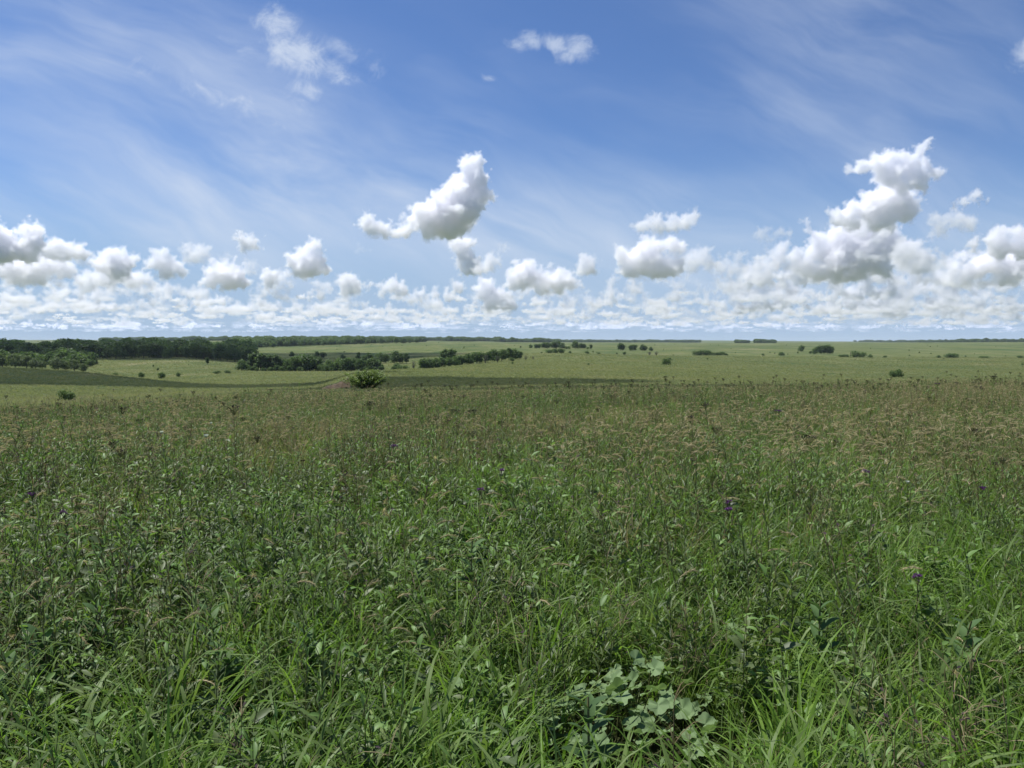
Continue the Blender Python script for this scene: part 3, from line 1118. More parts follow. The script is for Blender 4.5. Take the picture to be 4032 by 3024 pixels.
# row of trees on the far field, middle and right
row([('round', c3(180), 1000, 5.5, .9), ('round', c3(100), 1020, 3, .9), ('round', c3(225), 960, 6.0, 1.2), ('round', c3(248), 965, 6.2, 1.0), ('round', c3(285), 960, 8.6, 1.1), ('round', c3(315), 960, 8.6, 1.2), ('round', c3(358), 960, 9.4, 1.0), ('round', c3(385), 960, 10.5, 1.1),
     ('round', c3(430), 950, 7.8, 1.1), ('bush', c3(475), 950, 3.6, 1.2), ('round', c3(535), 950, 11.0, 1.0), ('round', c3(580), 955, 7.8, 1.0), ('round', c3(600), 955, 7.0, .9), ('bush', c3(630), 950, 3.0, 1.0), ('round', c3(656), 940, 6.5, .6)],
    '{ord} of the dark round trees in a row across the far field', 'tree row across the far field')
row([('round', c3(890), 880, 9.4, 1.0), ('round', c3(905), 880, 8.0, 1.1), ('round', c3(975), 880, 7.0, .9), ('round', c3(998), 880, 7.8, 1.0), ('round', c3(1065), 870, 8.2, .9), ('round', c3(1085), 870, 6.8, .8), ('round', c3(1132), 870, 5.4, .9)],
    '{ord} of seven dark trees spaced over the pale far field', 'spaced trees on the far field')
row([('bush', c3(265), 690, 1.4, 1), ('bush', c3(325), 690, 3.6, 1.2), ('bush', c3(375), 690, 4.6, .8), ('bush', c3(420), 690, 4.4, 1.3), ('bush', c3(492), 690, 2.4, 1), ('bush', c3(628), 690, 3.0, 1.0), ('bush', c3(718), 690, 2.0, 1.2), ('bush', c3(922), 690, 3.0, .9),
     ('bare', c3(1120), 700, 3.4, 2.2), ('bare', c3(1175), 700, 3.6, 2.2)],
    '{ord} of the low bushes dotted in front of the far tree row', 'low bushes on the far field')
row([('bush', c3(1490), 720, 4.8, 1.0), ('bush', c3(1545), 720, 5.4, 1.1), ('bush', c3(1585), 720, 5.0, 1.1), ('bush', c3(1640), 720, 3.2, 1.5), ('bush', c3(1685), 720, 3.8, 1.3), ('bush', c3(1725), 720, 2.2, 1.2), ('bush', c3(2020), 720, 2.2, 1.1), ('bush', c3(2165), 720, 3.6, 1.2)],
    '{ord} of the flat dark bushes on the open field right of centre', 'bushes right of centre')
row([('round', c4(365), 900, 8.0, .9), ('round', c4(338), 820, 2.5, .8), ('round', c4(440), 800, 3.5, .8), ('round', c4(482), 810, 7.4, 1.0), ('round', c4(532), 800, 10.0, 1.0), ('round', c4(585), 800, 10.5, 1.0), ('round', c4(605), 800, 9.0, .9)],
    '{ord} of the tree cluster on the right part of the far field', 'tree cluster on the right')
row([('bush', c4(695), 680, 2.4, 1.2), ('bush', c4(735), 680, 2.8, 1.2), ('bare', c4(775), 680, 5.0, .4), ('bush', c4(815), 680, 6.2, 1.0), ('bush', c4(870), 680, 5.0, 1.0), ('bush', c4(940), 680, 3.2, 1.1), ('bush', c4(1060), 680, 2.2, 1.0),
     ('bush', c4(1505), 660, 2.8, .9), ('bush', c4(1590), 660, 4.4, 1.2), ('bush', c4(1632), 660, 4.4, 1.2), ('bush', c4(1880), 660, 2.2, 2.4), ('bush', c4(2180), 660, 2.4, 1.4)],
    '{ord} in the line of low dark bushes at the far right', 'line of bushes at the right')
# bushes that stand alone
plant_tree('bush', c3(1255), 400, 3.9, 'lone two-part round bush on the open green field right of centre', None, .78, var=0)
plant_tree('bush', c4(1130), 290, 2.9, 'left and darker half of the paired bush near the right brow', 'paired bush near the right brow', .7, var=1)
plant_tree('bush', c4(1178), 291, 3.4, 'right and taller half of the paired bush near the right brow', 'paired bush near the right brow', .72, var=2)
row([('bush', c1(945), 310, 2.3, 1.0), ('bush', c1(1020), 320, 1.7, 1.2), ('round', c1(1172), 330, 3.0, .9), ('bush', c1(1335), 340, 3.1, .9), ('round', c1(1476), 360, 2.4, 1.0), ('bush', c1(815), 330, 2.4, 1.2), ('bush', c1(1800), 400, 1.6, 2), ('bush', c1(1890), 400, 1.8, 1.6)],
    '{ord} of the small bushes on the meadow behind the shaded hill', 'small bushes on the left meadow')
row([('round', c1(745), 470, 5.0, 1.2), ('round', c1(795), 500, 3.6, .8), ('tall', c1(1720), 520, 5.0, .9), ('round', c1(1272), 480, 1.6, .7), ('round', c1(2000), 470, 6.6, 1.0)],
    '{ord} of the small trees dotted on the meadow below the dark wood', 'small trees on the left meadow')
# willows in front of the wood
row([('willow', c1(20), 430, 8.4, .9), ('willow', c1(130), 425, 8.9, 1.0), ('willow', c1(215), 430, 8.1, .9), ('willow', c1(290), 425, 6.2, 1.1), ('willow', c1(350), 430, 4.9, 1.0),
     ('willow', c1(475), 415, 7.9, .95), ('willow', c1(540), 420, 5.4, 1.1), ('willow', c1(620), 415, 7.1, 1.0), ('willow', c1(690), 410, 4.7, 1.0)],
    '{ord} of the pale green willows in front of the dark wood', 'willows before the wood')
# front edge of the main wood, each tree its own
edge = []
x_ = -12.0
while x_ < 252:
    d_ = float(np.interp(x_, [-12, 60, 85, 250], [560, 575, 600, 610]))
    edge.append((rng.choice(['round', 'round', 'tall']), x_, d_ + rng.uniform(-16, 22), rng.uniform(8.6, 13.8), rng.uniform(.95, 1.35)))
    x_ += rng.uniform(6.5, 10)
row(edge, '{ord} tree along the front edge of the dark wood', 'front trees of the dark wood')
edge = []
x_ = 258.0
while x_ < 418:
    edge.append(('round', x_, 1200 + rng.uniform(-15, 60) + (x_ - 258) * 2, rng.uniform(9, 13), rng.uniform(1.0, 1.3)))
    x_ += rng.uniform(5.5, 9)
row(edge, '{ord} tree along the front edge of the farther wood', 'front trees of the farther wood')
row([('round', c1(55), 2400, 9, 1.2), ('round', c1(100), 2400, 9, 1.3), ('round', c1(140), 2420, 9, 1.5), ('round', c1(190), 2400, 9, 1.4), ('round', c1(245), 2400, 8, 1.4), ('round', c1(535), 2600, 10, .9), ('round', c1(580), 2700, 13, .9),
     ('round', c1(640), 2500, 9, 1.6), ('round', c1(850), 2500, 8, 1.6), ('round', c1(905), 2500, 9, 1.0), ('round', c1(1178), 2500, 10, 1.1), ('round', c1(1270), 2500, 10, 1.1), ('round', c1(1330), 2500, 12, 1.1)],
    '{ord} of the tiny trees on the skyline above the dark wood', 'skyline trees above the wood')

# the masses of the woods
for i in range(6):
    tm, cm = ROUND[i]
    V = np.empty(len(cm.vertices) * 3, np.float32)
    cm.vertices.foreach_get('co', V)
    V = V.reshape(-1, 3)
    # every other leaf clump is enough this far off
    V2 = V.reshape(-1, 4, 3)[::2] * 1.0
    c_ = V2.mean(1, keepdims=True)
    V2 = (c_ + (V2 - c_) * 1.5).reshape(-1, 3)
    proto('woods', mesh_np('wood_tree', V2, np.arange(len(V2)).reshape(-1, 4)), [M_CROWN[i % 2]])


def wood(name, n, px0, px1, d0, d1, h0, h1, label, keepf=None):
    px = nrg.uniform(px0, px1, n)
    D = np.sqrt(nrg.uniform(d0 ** 2, d1 ** 2, n))
    if keepf is not None:
        k = keepf(px, D)
        px, D = px[k], D[k]
    X = (px - 512) / F * D
    n = len(X)
    s = nrg.uniform(h0, h1, n) / H0
    s = s * (.62 + .75 * vnoise(px, D * .01, .22, 31))
    w = s * nrg.uniform(1.0, 1.35, n)
    rot = np.stack([np.zeros(n), np.zeros(n), nrg.random(n) * 6.283], 1)
    scatter(name, 'woods', np.stack([X, D, height(X, D)], 1), rot, np.stack([w, w, s], 1), label, 'woods')


wood('dark_wood', 2300, -110, 252, 575, 1050, 8.5, 14, 'mass of dense dark green wood behind its front trees', lambda p, D: D > np.interp(p, [-110, 60, 85, 250], [575, 590, 615, 625]))
wood('creek_brush', 130, 243, 384, 468, 496, 1.6, 3.6, 'low brush between the trees along the creek')
wood('left_scrub', 260, -110, 92, 470, 580, 4, 9, 'lower scrubby trees between the willows and the dark wood')
wood('farther_wood', 5200, 235, 425, 1230, 2300, 9, 13, 'mass of the farther wood right of the dark wood', lambda p, D: D > 1230 + (p - 258) * 3 + np.clip(p - 380, 0, 99) * 8)
wood('skyline_wood', 17000, 100, 560, 2500, 4200, 10, 15, 'low dark band of woods along the skyline', lambda p, D: (vnoise(p, D * 0, .06, 3) * 700 + 2400 + np.clip(170 - p, 0, 99) * 14 < D))
wood('skyline_wood_far', 6000, 540, 700, 3900, 5200, 9, 13, 'thin blue green band of woods on the middle skyline')
wood('skyline_wood_right', 4500, 850, 1080, 2600, 5200, 9, 13, 'dark band of woods on the skyline at far right', lambda p, D: D > 5200 - (p - 850) * 22)
wood('scattered_scrub', 380, -60, 1084, 320, 1700, .6, 1.7, 'tiny dark shrubs dotted over the far grassland', lambda p, D: (vnoise(p * D / 768, D, .012, 41) > .52) & ((p > 430) | (D < 560) | (D > 620)))
wood('skyline_copse', 700, 735, 775, 2400, 3400, 9, 12, 'small dark copse on the skyline right of the middle', lambda p, D: vnoise(p, D * 0, .12, 9) > .4)


# hero bush in front of the hill
def hero_bush():
    r = random.Random(5)
    x, y = (367 - 512) / F * 118, 118
    z = gz(x, y)
    root = bpy.data.objects.new('bush', None)
    COL.objects.link(root)
    root.location = (x, y, z)
    root.scale = (1.35, 1.2, 1.12)
    tag(root, 'big bushy yellow green shrub standing before the shaded hill', 'bush')
    pb, sb = PB(), PB()
    for i in range(105):
        az = r.uniform(0, 6.28)
        ln = r.uniform(2.3, 3.3)
        pts = curve_pts((r.uniform(-.5, .5), r.uniform(-.5, .5), 0), az, ln, r.uniform(.1, 1.05), r.uniform(.1, .5), 7)
        stem(sb, pts, .03, .008, 0)
        for k in range(95):
            f = 1.2 + r.random() * 5.7
            j = min(int(f), 6)
            p = pts[j] + (pts[j + 1] - pts[j]) * (f - j) + np.array([r.gauss(0, .12), r.gauss(0, .12), r.gauss(0, .10)])
            a2 = r.uniform(0, 6.28)
            el = r.uniform(-.2, 1.0)
            leaf(pb, p, (math.cos(a2) * math.cos(el), math.sin(a2) * math.cos(el), math.sin(el)), .23 * r.uniform(.6, 1.3), .11, .3, 0, 'oval', 2)
    new_obj('branches', sb.build('branches'), M_BARK, root)
    new_obj('foliage', pb.build('foliage'), leaf_mat('hero_bush_leaf', (.10, .15, .030), (.155, .22, .045), (.22, .29, .07), .3, .5, .3, .1), root)


hero_bush()


def near_bush():
    x, y = hit(64.8, 401.5, 0, 60, 160)
    r = plant_tree('bush', 64.8, y, 1.55, 'small dark shrub on the pale slope at the left brow', None, .85, var=3)


near_bush()


# eroded bank at the left end of the near hill
def bank():
    r = random.Random(9)
    nU, nV = 26, 9
    V = []
    for i in range(nU):
        f = i / (nU - 1)
        px = 320 + 30 * f
        top = 390.0 - 12.0 * f ** 0.8 - .6 * math.sin(f * 9)
        bot = 391.0 - 1.5 * f
        for j in range(nV):
            g = j / (nV - 1)
            py = bot + (top - bot) * g
            D = 132 + 5.0 * g ** 1.6 + 1.2 * math.sin(f * 14 + g * 3) * g
            if j == nV - 1:
                D += 3.5
            X = (px - 512) / F * D
            V.append((X, D, CAM_Z + D * slope(py) + r.uniform(-.08, .08)))
    Q = [[i * nV + j, (i + 1) * nV + j, (i + 1) * nV + j + 1, i * nV + j + 1] for i in range(nU - 1) for j in range(nV - 1)]
    me = mesh_np('eroded_bank', np.array(V), np.array(Q), False)
    m = bpy.data.materials.new('bare_soil')
    m.use_nodes = True
    t = NT(m.node_tree)
    tc = t.node('ShaderNodeNewGeometry')
    n = t.noise(t.mapping(tc.outputs['Position'], scale=(1, 1, 2.5)), .9, 5, .7)
    t.l(t.ramp(n, [(.3, (.08, .050, .020)), (.5, (.19, .125, .055)), (.68, (.30, .21, .105))]), t.n['Principled BSDF'].inputs['Base Color'])
    t.n['Principled BSDF'].inputs['Roughness'].default_value = .95
    o = new_obj('eroded_bank', me, m)
    tag(o, 'bare brown eroded earth bank left of the big shrub', 'earth bank', kind='structure')


bank()

# ------------------------------------------------------------------ single plants near the camera
M_PURPLE = leaf_mat('purple_petal', (.09, .035, .12), (.15, .055, .20), (.22, .10, .29), .2, .7, .1, .0)
M_WHITE = leaf_mat('white_petal', (.45, .45, .47), (.55, .55, .57), (.65, .65, .67), .3, .6, .2, .0)


def flower_plant(kind, px, py, hgt, label, group, size=1.0):
    """stem and leaves reach up to a flower seen at px, py"""
    x, y = hit(px, py, hgt, 2.0, 60)
    if y < 7:
        hgt = min(hgt, .40 + y * .045)
        x, y = hit(px, py, hgt, 2.0, 60)
    z = gz(x, y)
    r = random.Random(int(px * 7 + py))
    root = bpy.data.objects.new(kind, None)
    COL.objects.link(root)
    root.location = (x, y, z)
    root.rotation_euler = (0, 0, r.uniform(0, 6.28))
    tag(root, label, 'flower' if kind != 'tall_weed' else 'weed', group)
    size *= .72
    sb, lb, fb = PB(), PB(), PB()
    pts = np.array([(0, 0, -.03), (0.01, 0, hgt * .4), (0, .01, hgt * .8), (0, 0, hgt - .01)])
    stem(sb, pts, .004, .0025, 0, 5)
    az = 0
    for i in range(24):
        f = .15 + .8 * i / 24
        az += 2.4
        leaf(lb, (0, 0, hgt * f), (math.cos(az), math.sin(az), .5), .10 * r.uniform(.7, 1.1), .02, .6, 0, 'lance', 4)
    if kind == 'ironweed':
        for k in range(int(11 * size)):
            a = r.uniform(0, 6.28)
            q = .032 * size * math.sqrt(r.random())
            c = np.array([q * math.cos(a), q * math.sin(a), hgt + r.uniform(-.004, .012)])
            stem(sb, [(0, 0, hgt - .04), tuple(c)], .0012, .0012, 0)
            for j in range(16):
                b = r.uniform(0, 6.28)
                e = r.uniform(.1, 1.3)
                leaf(fb, c, (math.cos(b) * math.cos(e), math.sin(b) * math.cos(e), math.sin(e)), .016, .006, .2, 0, 'lance', 2)
    elif kind == 'white_flower':
        for k in range(7):
            b = k * .9
            leaf(fb, (0, 0, hgt), (math.cos(b), math.sin(b), 1.1 + .4 * (k % 2)), .032 * size, .026 * size, -.2, 0, 'oval', 3)
    else:
        for k in range(30):
            b = r.uniform(0, 6.28)
            leaf(fb, (r.gauss(0, .02), r.gauss(0, .02), hgt + r.uniform(-.03, .03)), (math.cos(b), math.sin(b), .8), .03, .014, .1, 0, 'lance', 2)
    new_obj('stem', sb.build('stem'), M_STEM, root)
    new_obj('foliage', lb.build('foliage'), M_FORB, root)
    new_obj('flower_head', fb.build('flower_head'), {'ironweed': M_PURPLE, 'white_flower': M_WHITE, 'tall_weed': M_DARK}[kind], root)


K = .463
G_ = 'purple flowers in the field'
for (dx, dy, h, s, lb_) in (
        (1572, 1087, .80, 1.3, 'brightest purple flower, right of centre, upper of two on close stems'),
        (1573, 1103, .72, 1.1, 'lower purple flower just under the brightest one'),
        (70, 1070, .78, 1.3, 'large purple flower near the left edge of the field'),
        (140, 1110, .74, 1.1, 'purple flower slightly right of and below the large left one'),
        (853, 965, .80, 1.6, 'purple flower left of centre among brown seed heads'),
        (1036, 1060, .80, 1.6, 'dull purple flower cluster near the centre of the field'),
        (1082, 1018, .80, 1.3, 'small purple flower just above and right of the central cluster'),
        (1870, 1020, .80, 1.6, 'purple flower on the right amid curved rye heads'),
        (2122, 1057, .80, 1.2, 'purple flower near the right edge level with the white one'),
        (1682, 888, .82, 2.6, 'far purple flower on the upper right of the field'),
        (2025, 829, .98, 3.2, 'purple flower top standing out against the far right slope'),
        (1983, 1250, .74, .9, 'small purple flower low at the right among green leaves')):
    flower_plant('ironweed', dx * K, dy * K, h, lb_, G_, s)
for (dx, dy, h, s, lb_) in ((349, 937, .80, 1.6, 'white flower on a dark leafy plant, leftmost of the white ones'), (445, 946, .80, 1.9, 'largest white flower, on the left of the field'),
                            (456, 916, .80, 1.3, 'small white flower just behind the largest white one'), (1960, 1045, .78, 1.2, 'single small white flower at the right of the field')):
    flower_plant('white_flower', dx * K, dy * K, h, lb_, 'white flowers in the field', s)
flower_plant('tall_weed', 2066 * K, 828 * K, 1.0, 'tall dark weed sticking up above the right brow', None, 2)
flower_plant('tall_weed', 2120 * K, 838 * K, .95, 'second dark weed above the brow at far right', None, 2)


def gourd(px, py, n, spread, hh, label, size=.10):
    x, y = hit(px, py, hh * .6, 1.8, 8)
    z = gz(x, y)
    r = random.Random(int(px + py * 3))
    root = bpy.data.objects.new('gourd_plant', None)
    COL.objects.link(root)
    root.location = (x, y, z)
    tag(root, label, 'broad-leaved plant', 'plants with broad pale leaves')
    sb = PB()
    for i in range(n):
        a = 2.4 * i + r.uniform(-.3, .3)
        q = spread * math.sqrt((i + .5) / n)
        h = hh * (1 - .45 * (q / spread) ** 2) * r.uniform(.75, 1.15)
        p = np.array([q * math.cos(a), q * math.sin(a) * .8, h])
        stem(sb, [(q * .35 * math.cos(a), q * .3 * math.sin(a), 0), tuple(p * [.8, .8, .7]), tuple(p)], .0035, .002, 0, 4)
        lb = PB()
        gourd_leaf(lb, (0, 0, 0), 0.0, 0.0, size * r.uniform(.75, 1.25), r)
        me = lb.build('leaf', True)
        me.materials.append(M_GOURD)
        o = bpy.data.objects.new('leaf', me)
        COL.objects.link(o)
        o.parent = root
        o.location = p
        # leaves tip towards the viewer and the light
        o.rotation_euler = (r.gauss(.35, .3), r.gauss(-.1, .3), -1.57 + r.gauss(0, 1.0))
    new_obj('vine', sb.build('vine'), M_STEM, root)


gourd(612, 725, 76, .42, .27, 'large plant with broad pale wavy leaves at the bottom right of centre', .08)
gourd(645, 692, 30, .30, .30, 'spreading plant with broad pale leaves just behind the largest one', .07)
gourd(440, 712, 7, .16, .26, 'small plant with three or four broad pale leaves at bottom centre', .085)
gourd(480, 765, 8, .2, .22, 'low broad-leaved plant cut by the lower edge near the centre', .09)
gourd(255, 735, 16, .28, .26, 'clump of broad pale leaves near the lower left', .085)
gourd(190, 720, 12, .25, .28, 'broad pale leaves behind tall blades at the lower left', .08)
gourd(60, 725, 14, .3, .25, 'broad-leaved plant in the bottom left corner', .085)
gourd(345, 700, 8, .2, .28, 'small broad-leaved plant between the left clump and centre', .075)
gourd(480, 600, 10, .22, .34, 'broad-leaved plant in mid field just left of centre', .085)
gourd(160, 610, 12, .25, .34, 'broad-leaved plant among oval leaved weeds on the left', .075)
gourd(800, 735, 6, .2, .28, 'few broad pale leaves among the lush grass at bottom right', .085)
gourd(715, 655, 5, .2, .3, 'few broad pale leaves above the largest broad-leaved plant', .075)


def milkweed(px, py, h, label):
    x, y = hit(px, py, h, 1.8, 12)
    r = random.Random(int(px * 3 + py))
    root = bpy.data.objects.new('milkweed_plant', None)
    COL.objects.link(root)
    root.location = (x, y, gz(x, y))
    tag(root, label, 'wild plant', 'stout plants with paired oval leaves')
    sb, lb = PB(), PB()
    pts = curve_pts((0, 0, -.02), r.uniform(0, 6), h, .08, .15)
    stem(sb, pts, .006, .004, 0, 5)
    for i in range(9):
        f = .2 + .8 * i / 9
        jx = f * (len(pts) - 1)
        j = min(int(jx), len(pts) - 2)
        p = pts[j] + (pts[j + 1] - pts[j]) * (jx - j)
        for s in (0, math.pi):
            a = i * 1.57 + s + r.uniform(-.2, .2)
            leaf(lb, p, (math.cos(a), math.sin(a), .5 + f * .7), .14 * (1.1 - .45 * f) * r.uniform(.85, 1.15), .062 * (1.05 - .4 * f), .6, 0, 'oval', 5, r.uniform(-.3, .3))
    new_obj('stem', sb.build('stem'), M_STEM, root)
    new_obj('foliage', lb.build('foliage', True), M_BROAD, root)


for px, py, h, lb_ in ((54, 620, .52, 'stout plant with dark paired leaves at the left edge'), (88, 606, .5, 'stout plant with grey green leaves near the left edge'),
                       (18, 640, .48, 'leafy plant half out of frame at the left edge'), (205, 605, .52, 'stout plant with one upright dark leaf, lower left'),
                       (318, 618, .5, 'stout plant between the left weeds and the centre'), (238, 640, .46, 'dull green paired-leaf plant beside the dark gap, lower left'),
                       (590, 700, .5, 'upright leafy plant rising left of the broadest pale leaves'), (820, 600, .55, 'upright leafy plant within the lush grass on the right'),
                       (955, 610, .55, 'grey green leafy plant near the right edge'), (470, 540, .6, 'leafy plant standing left of centre in the mid field')):
    milkweed(px, py, h, lb_)

# ------------------------------------------------------------------ clouds


def ico(sub):
    bm = bmesh.new()
    bmesh.ops.create_icosphere(bm, subdivisions=sub, radius=1)
    v = np.array([p.co[:] for p in bm.verts])
    f = np.array([[q.index for q in g.verts] for g in bm.faces])
    bm.free()
    return v, f


IV, IF = ico(2)


def cloud_mat(name, dens, aniso=.35, px=0):
    m = bpy.data.materials.new(name)
    m.use_nodes = True
    t = NT(m.node_tree)
    t.n.clear()
    out = t.node('ShaderNodeOutputMaterial')
    pv = t.node('ShaderNodeVolumePrincipled')
    pv.inputs['Density'].default_value = dens
    if px:
        tc = t.node('ShaderNodeTexCoord')
        nz = t.noise(tc.outputs['Object'], 1.0 / (px * 9), 6, 0.72)
        at_ = t.node('ShaderNodeAttribute', attribute_name='density')
        e = t.math('ADD', at_.outputs['Fac'], t.math('MULTIPLY', t.math('SUBTRACT', nz, .5), 2.8))
        t.l(t.math('MULTIPLY', t.rng(e, .15, .95, 0, dens, smooth=True), t.math('GREATER_THAN', at_.outputs['Fac'], .001)), pv.inputs['Density'])
        pv.inputs['Density Attribute'].default_value = ''
    pv.inputs['Color'].default_value = (.993, .990, 1, 1)
    pv.inputs['Anisotropy'].default_value = aniso
    t.l(pv.outputs[0], out.inputs[1])
    return m


def grow(S, r, levels=2, nchild=9, base=0.0, q0=.28, q1=.5):
    out = list(S)
    cur = list(S)
    for l in range(levels):
        nx = []
        for (x, y, z, rad) in cur:
            for k in range(nchild):
                th = r.uniform(0, 2 * math.pi)
                ph = math.acos(r.uniform(-.3, 1))
                q = rad * r.uniform(q0, q1)
                d = rad * r.uniform(.75, 1.0)
                p = (x + d * math.sin(ph) * math.cos(th), y + d * math.sin(ph) * math.sin(th), z + d * math.cos(ph) * .95, q)
                if p[2] - q * .3 > base:
                    nx.append(p)
        out += nx
        cur = nx
    return out


def lobes_mesh(S, base):
    V = np.concatenate([IV * s[3] + np.array(s[:3]) for s in S])
    # flat condensation base
    low = V[:, 2] < base
    V[low, 2] = base + (V[low, 2] - base) * .25
    Fc = np.concatenate([IF + i * len(IV) for i in range(len(S))])
    return mesh_np('cloud_shape', V, Fc)


tex1 = bpy.data.textures.new('cloud_swell', 'CLOUDS')
SHAPES = bpy.data.collections.new('cloud_shapes')


def cloud_volume(name, S, base, vox, mat, r, disp=1.0, link=True):
    me = lobes_mesh(S, base)
    src = bpy.data.objects.new(name + '_shape', me)
    SHAPES.objects.link(src)
    m = src.modifiers.new('r', 'REMESH')
    m.mode = 'VOXEL'
    m.voxel_size = vox
    for sc_, st, dp, vb in ((vox * 20, vox * 11 * disp, 3, 0), (vox * 14, -vox * 15 * disp, 1, 1), (vox * 6.5, -vox * 7 * disp, 1, 1)):
        t = bpy.data.textures.new('swell', 'CLOUDS')
        if vb:
            t.noise_basis = 'VORONOI_F1'
        t.noise_scale = sc_
        t.noise_depth = dp
        d = src.modifiers.new('d', 'DISPLACE')
        d.texture = t
        d.strength = st
        d.texture_coords = 'LOCAL'
    v = bpy.data.volumes.new(name)
    o = bpy.data.objects.new(name, v)
    if link:
        COL.objects.link(o)
    mv = o.modifiers.new('mv', 'MESH_TO_VOLUME')
    mv.object = src
    mv.resolution_mode = 'VOXEL_SIZE'
    mv.voxel_size = vox
    mv.density = 1.0
    mv.interior_band_width = vox * 5 if link else vox * 1.5
    v.materials.append(mat)
    return o


BASE_H = 1250.0
crng = random.Random(4)


def named_cloud(lobes, base_py, dens, label, levels=2, nchild=8, D=None, yspread=.5, group='cumulus clouds', disp=1.0, fine=1.0):
    """lobes (px, py, r) as seen; real place is BASE_H up and D metres away"""
    if D is None:
        D = (BASE_H - CAM_Z) / slope(base_py)
    s = D / F
    cx = sum(l[0] for l in lobes) / len(lobes)
    S = []
    for px, py, rad in lobes:
        S.append(((px - cx) * s, crng.uniform(-1, 1) * rad * s * yspread, D * slope(py) - D * slope(base_py), rad * s * 1.17))
    S = grow(S, crng, levels, nchild, 0.0)
    o = cloud_volume('cumulus_cloud', S, 0.0, s * .66 * fine, cloud_mat('cloud_vapour', dens / (s * 3.1), px=s), crng, disp)
    o.location = ((cx - 512) * s, D, CAM_Z + D * slope(base_py))
    o.modifiers['mv'].object.location = o.location
    tag(o, label, 'cloud', group)
    return o


def A(L):
    return [(330.2 + x * .1837, 139.7 + y * .1837, r * .1837) for x, y, r in L]


def B(L):
    return [(x * .1607, 215.9 + y * .1607, r * .1607) for x, y, r in L]


def Cc(L):
    return [(685.7 + x * .1529, 114.3 + y * .1529, r * .1529) for x, y, r in L]


named_cloud(A([(770, 150, 58), (790, 230, 75), (820, 310, 62), (700, 300, 80), (620, 330, 55), (560, 420, 85), (470, 420, 52), (650, 430, 110), (420, 490, 45), (300, 500, 45), (210, 455, 50), (250, 490, 45), (540, 490, 60), (740, 380, 85), (360, 510, 40), (690, 210, 30)]),
            241, .8, 'big lone white cloud shaped like a horn rising to the right, centre of the sky')
named_cloud(A([(720, 570, 60), (680, 580, 32), (745, 635, 50), (730, 680, 45), (770, 710, 55)]), 275, .8, 'small towering cloud just under the horn shaped cloud')
named_cloud(A([(870, 675, 50), (800, 690, 40), (830, 720, 50)]), 272, .45, 'soft pale cloud puff right of the small tower')
named_cloud(A([(950, 585, 35), (915, 590, 22)]), 253, .18, 'faint grey cloud scrap right below the horn shaped cloud')
named_cloud(A([(170, 590, 30), (145, 575, 20), (205, 600, 20)]), 252, .10, 'faintest grey cloud scrap left below the horn shaped cloud')
named_cloud(A([(1040, 690, 45), (1050, 750, 75), (1140, 740, 42), (1240, 770, 70), (1310, 785, 45), (990, 770, 45), (1160, 790, 60)]), 296, .8, 'lumpy cloud right of centre with three white heads')
named_cloud(A([(1395, 690, 58), (1420, 705, 45), (1340, 710, 30)]), 275, .7, 'compact round white cloud right of centre')
named_cloud(A([(1570, 600, 32), (1600, 640, 55), (1750, 580, 60), (1850, 575, 50), (1700, 650, 90), (1870, 690, 60), (1640, 700, 60), (1780, 700, 75), (1890, 590, 40)]), 279, .7, 'wide heaped cloud below the flat one, right of centre')
named_cloud(A([(2000, 640, 50), (2040, 620, 35), (1960, 680, 60), (2060, 680, 50)]), 280, .35, 'pale thin cloud right of the wide heaped one')
named_cloud(A([(1690, 475, 42), (1770, 455, 48), (1860, 465, 50), (1960, 425, 45), (1920, 455, 40), (1800, 480, 45), (1720, 440, 30)]), 233, .5, 'flat soft cloud floating alone above the wide heaped one', 2, 8)
named_cloud(A([(700, 800, 42), (690, 830, 35)]), 293, .8, 'little white cloud head above the middle skyline')
named_cloud(A([(850, 800, 50), (920, 850, 55), (980, 900, 45), (830, 840, 45), (870, 890, 55)]), 310, .8, 'cloud with a bright ragged slope right of the middle')
named_cloud(A([(110, 770, 48), (90, 810, 50), (140, 810, 42)]), 297, .8, 'upright white cloud left of centre beside a bright small one')
named_cloud(A([(340, 795, 50), (290, 820, 40), (390, 820, 40), (220, 800, 28)]), 297, .7, 'triangular white cloud left of centre')
named_cloud(A([(500, 850, 40), (570, 845, 38), (640, 850, 35), (450, 870, 35)]), 305, .7, 'low row of white heads in the middle of the cloud bank')
# left
named_cloud(B([(0, 110, 75), (-60, 160, 90), (110, 130, 45), (60, 200, 75), (140, 215, 60), (40, 260, 80)]), 262, .9, 'bright cumulus at the left edge of the sky')
named_cloud(B([(225, 100, 65), (270, 120, 50), (250, 170, 75), (180, 190, 55), (200, 240, 70)]), 262, .8, 'tall domed cloud second from the left edge')
named_cloud(B([(380, 200, 65), (470, 215, 60), (540, 235, 45), (420, 240, 55), (340, 230, 55)]), 261, .7, 'long soft white cloud right of the tall dome on the left')
named_cloud(B([(60, 310, 80), (180, 320, 80), (300, 320, 80), (400, 330, 70), (120, 370, 70), (260, 370, 80), (-60, 330, 90)]), 286, .55, 'broad grey based cloud below the bright left ones')
named_cloud(B([(740, 255, 62), (800, 280, 55), (680, 275, 45), (700, 320, 75), (780, 340, 70), (640, 320, 50)]), 283, .8, 'domed white cloud in the left third of the sky')
named_cloud(B([(600, 390, 60), (700, 400, 70), (820, 400, 70), (900, 385, 45), (540, 420, 60), (940, 430, 45)]), 298, .55, 'grey belly cloud under the domed left one')
named_cloud(B([(1045, 240, 40), (1000, 290, 60), (1090, 290, 50), (1050, 340, 65), (940, 310, 40), (1130, 345, 45)]), 280, .7, 'pointed cloud left of the one with two horns')
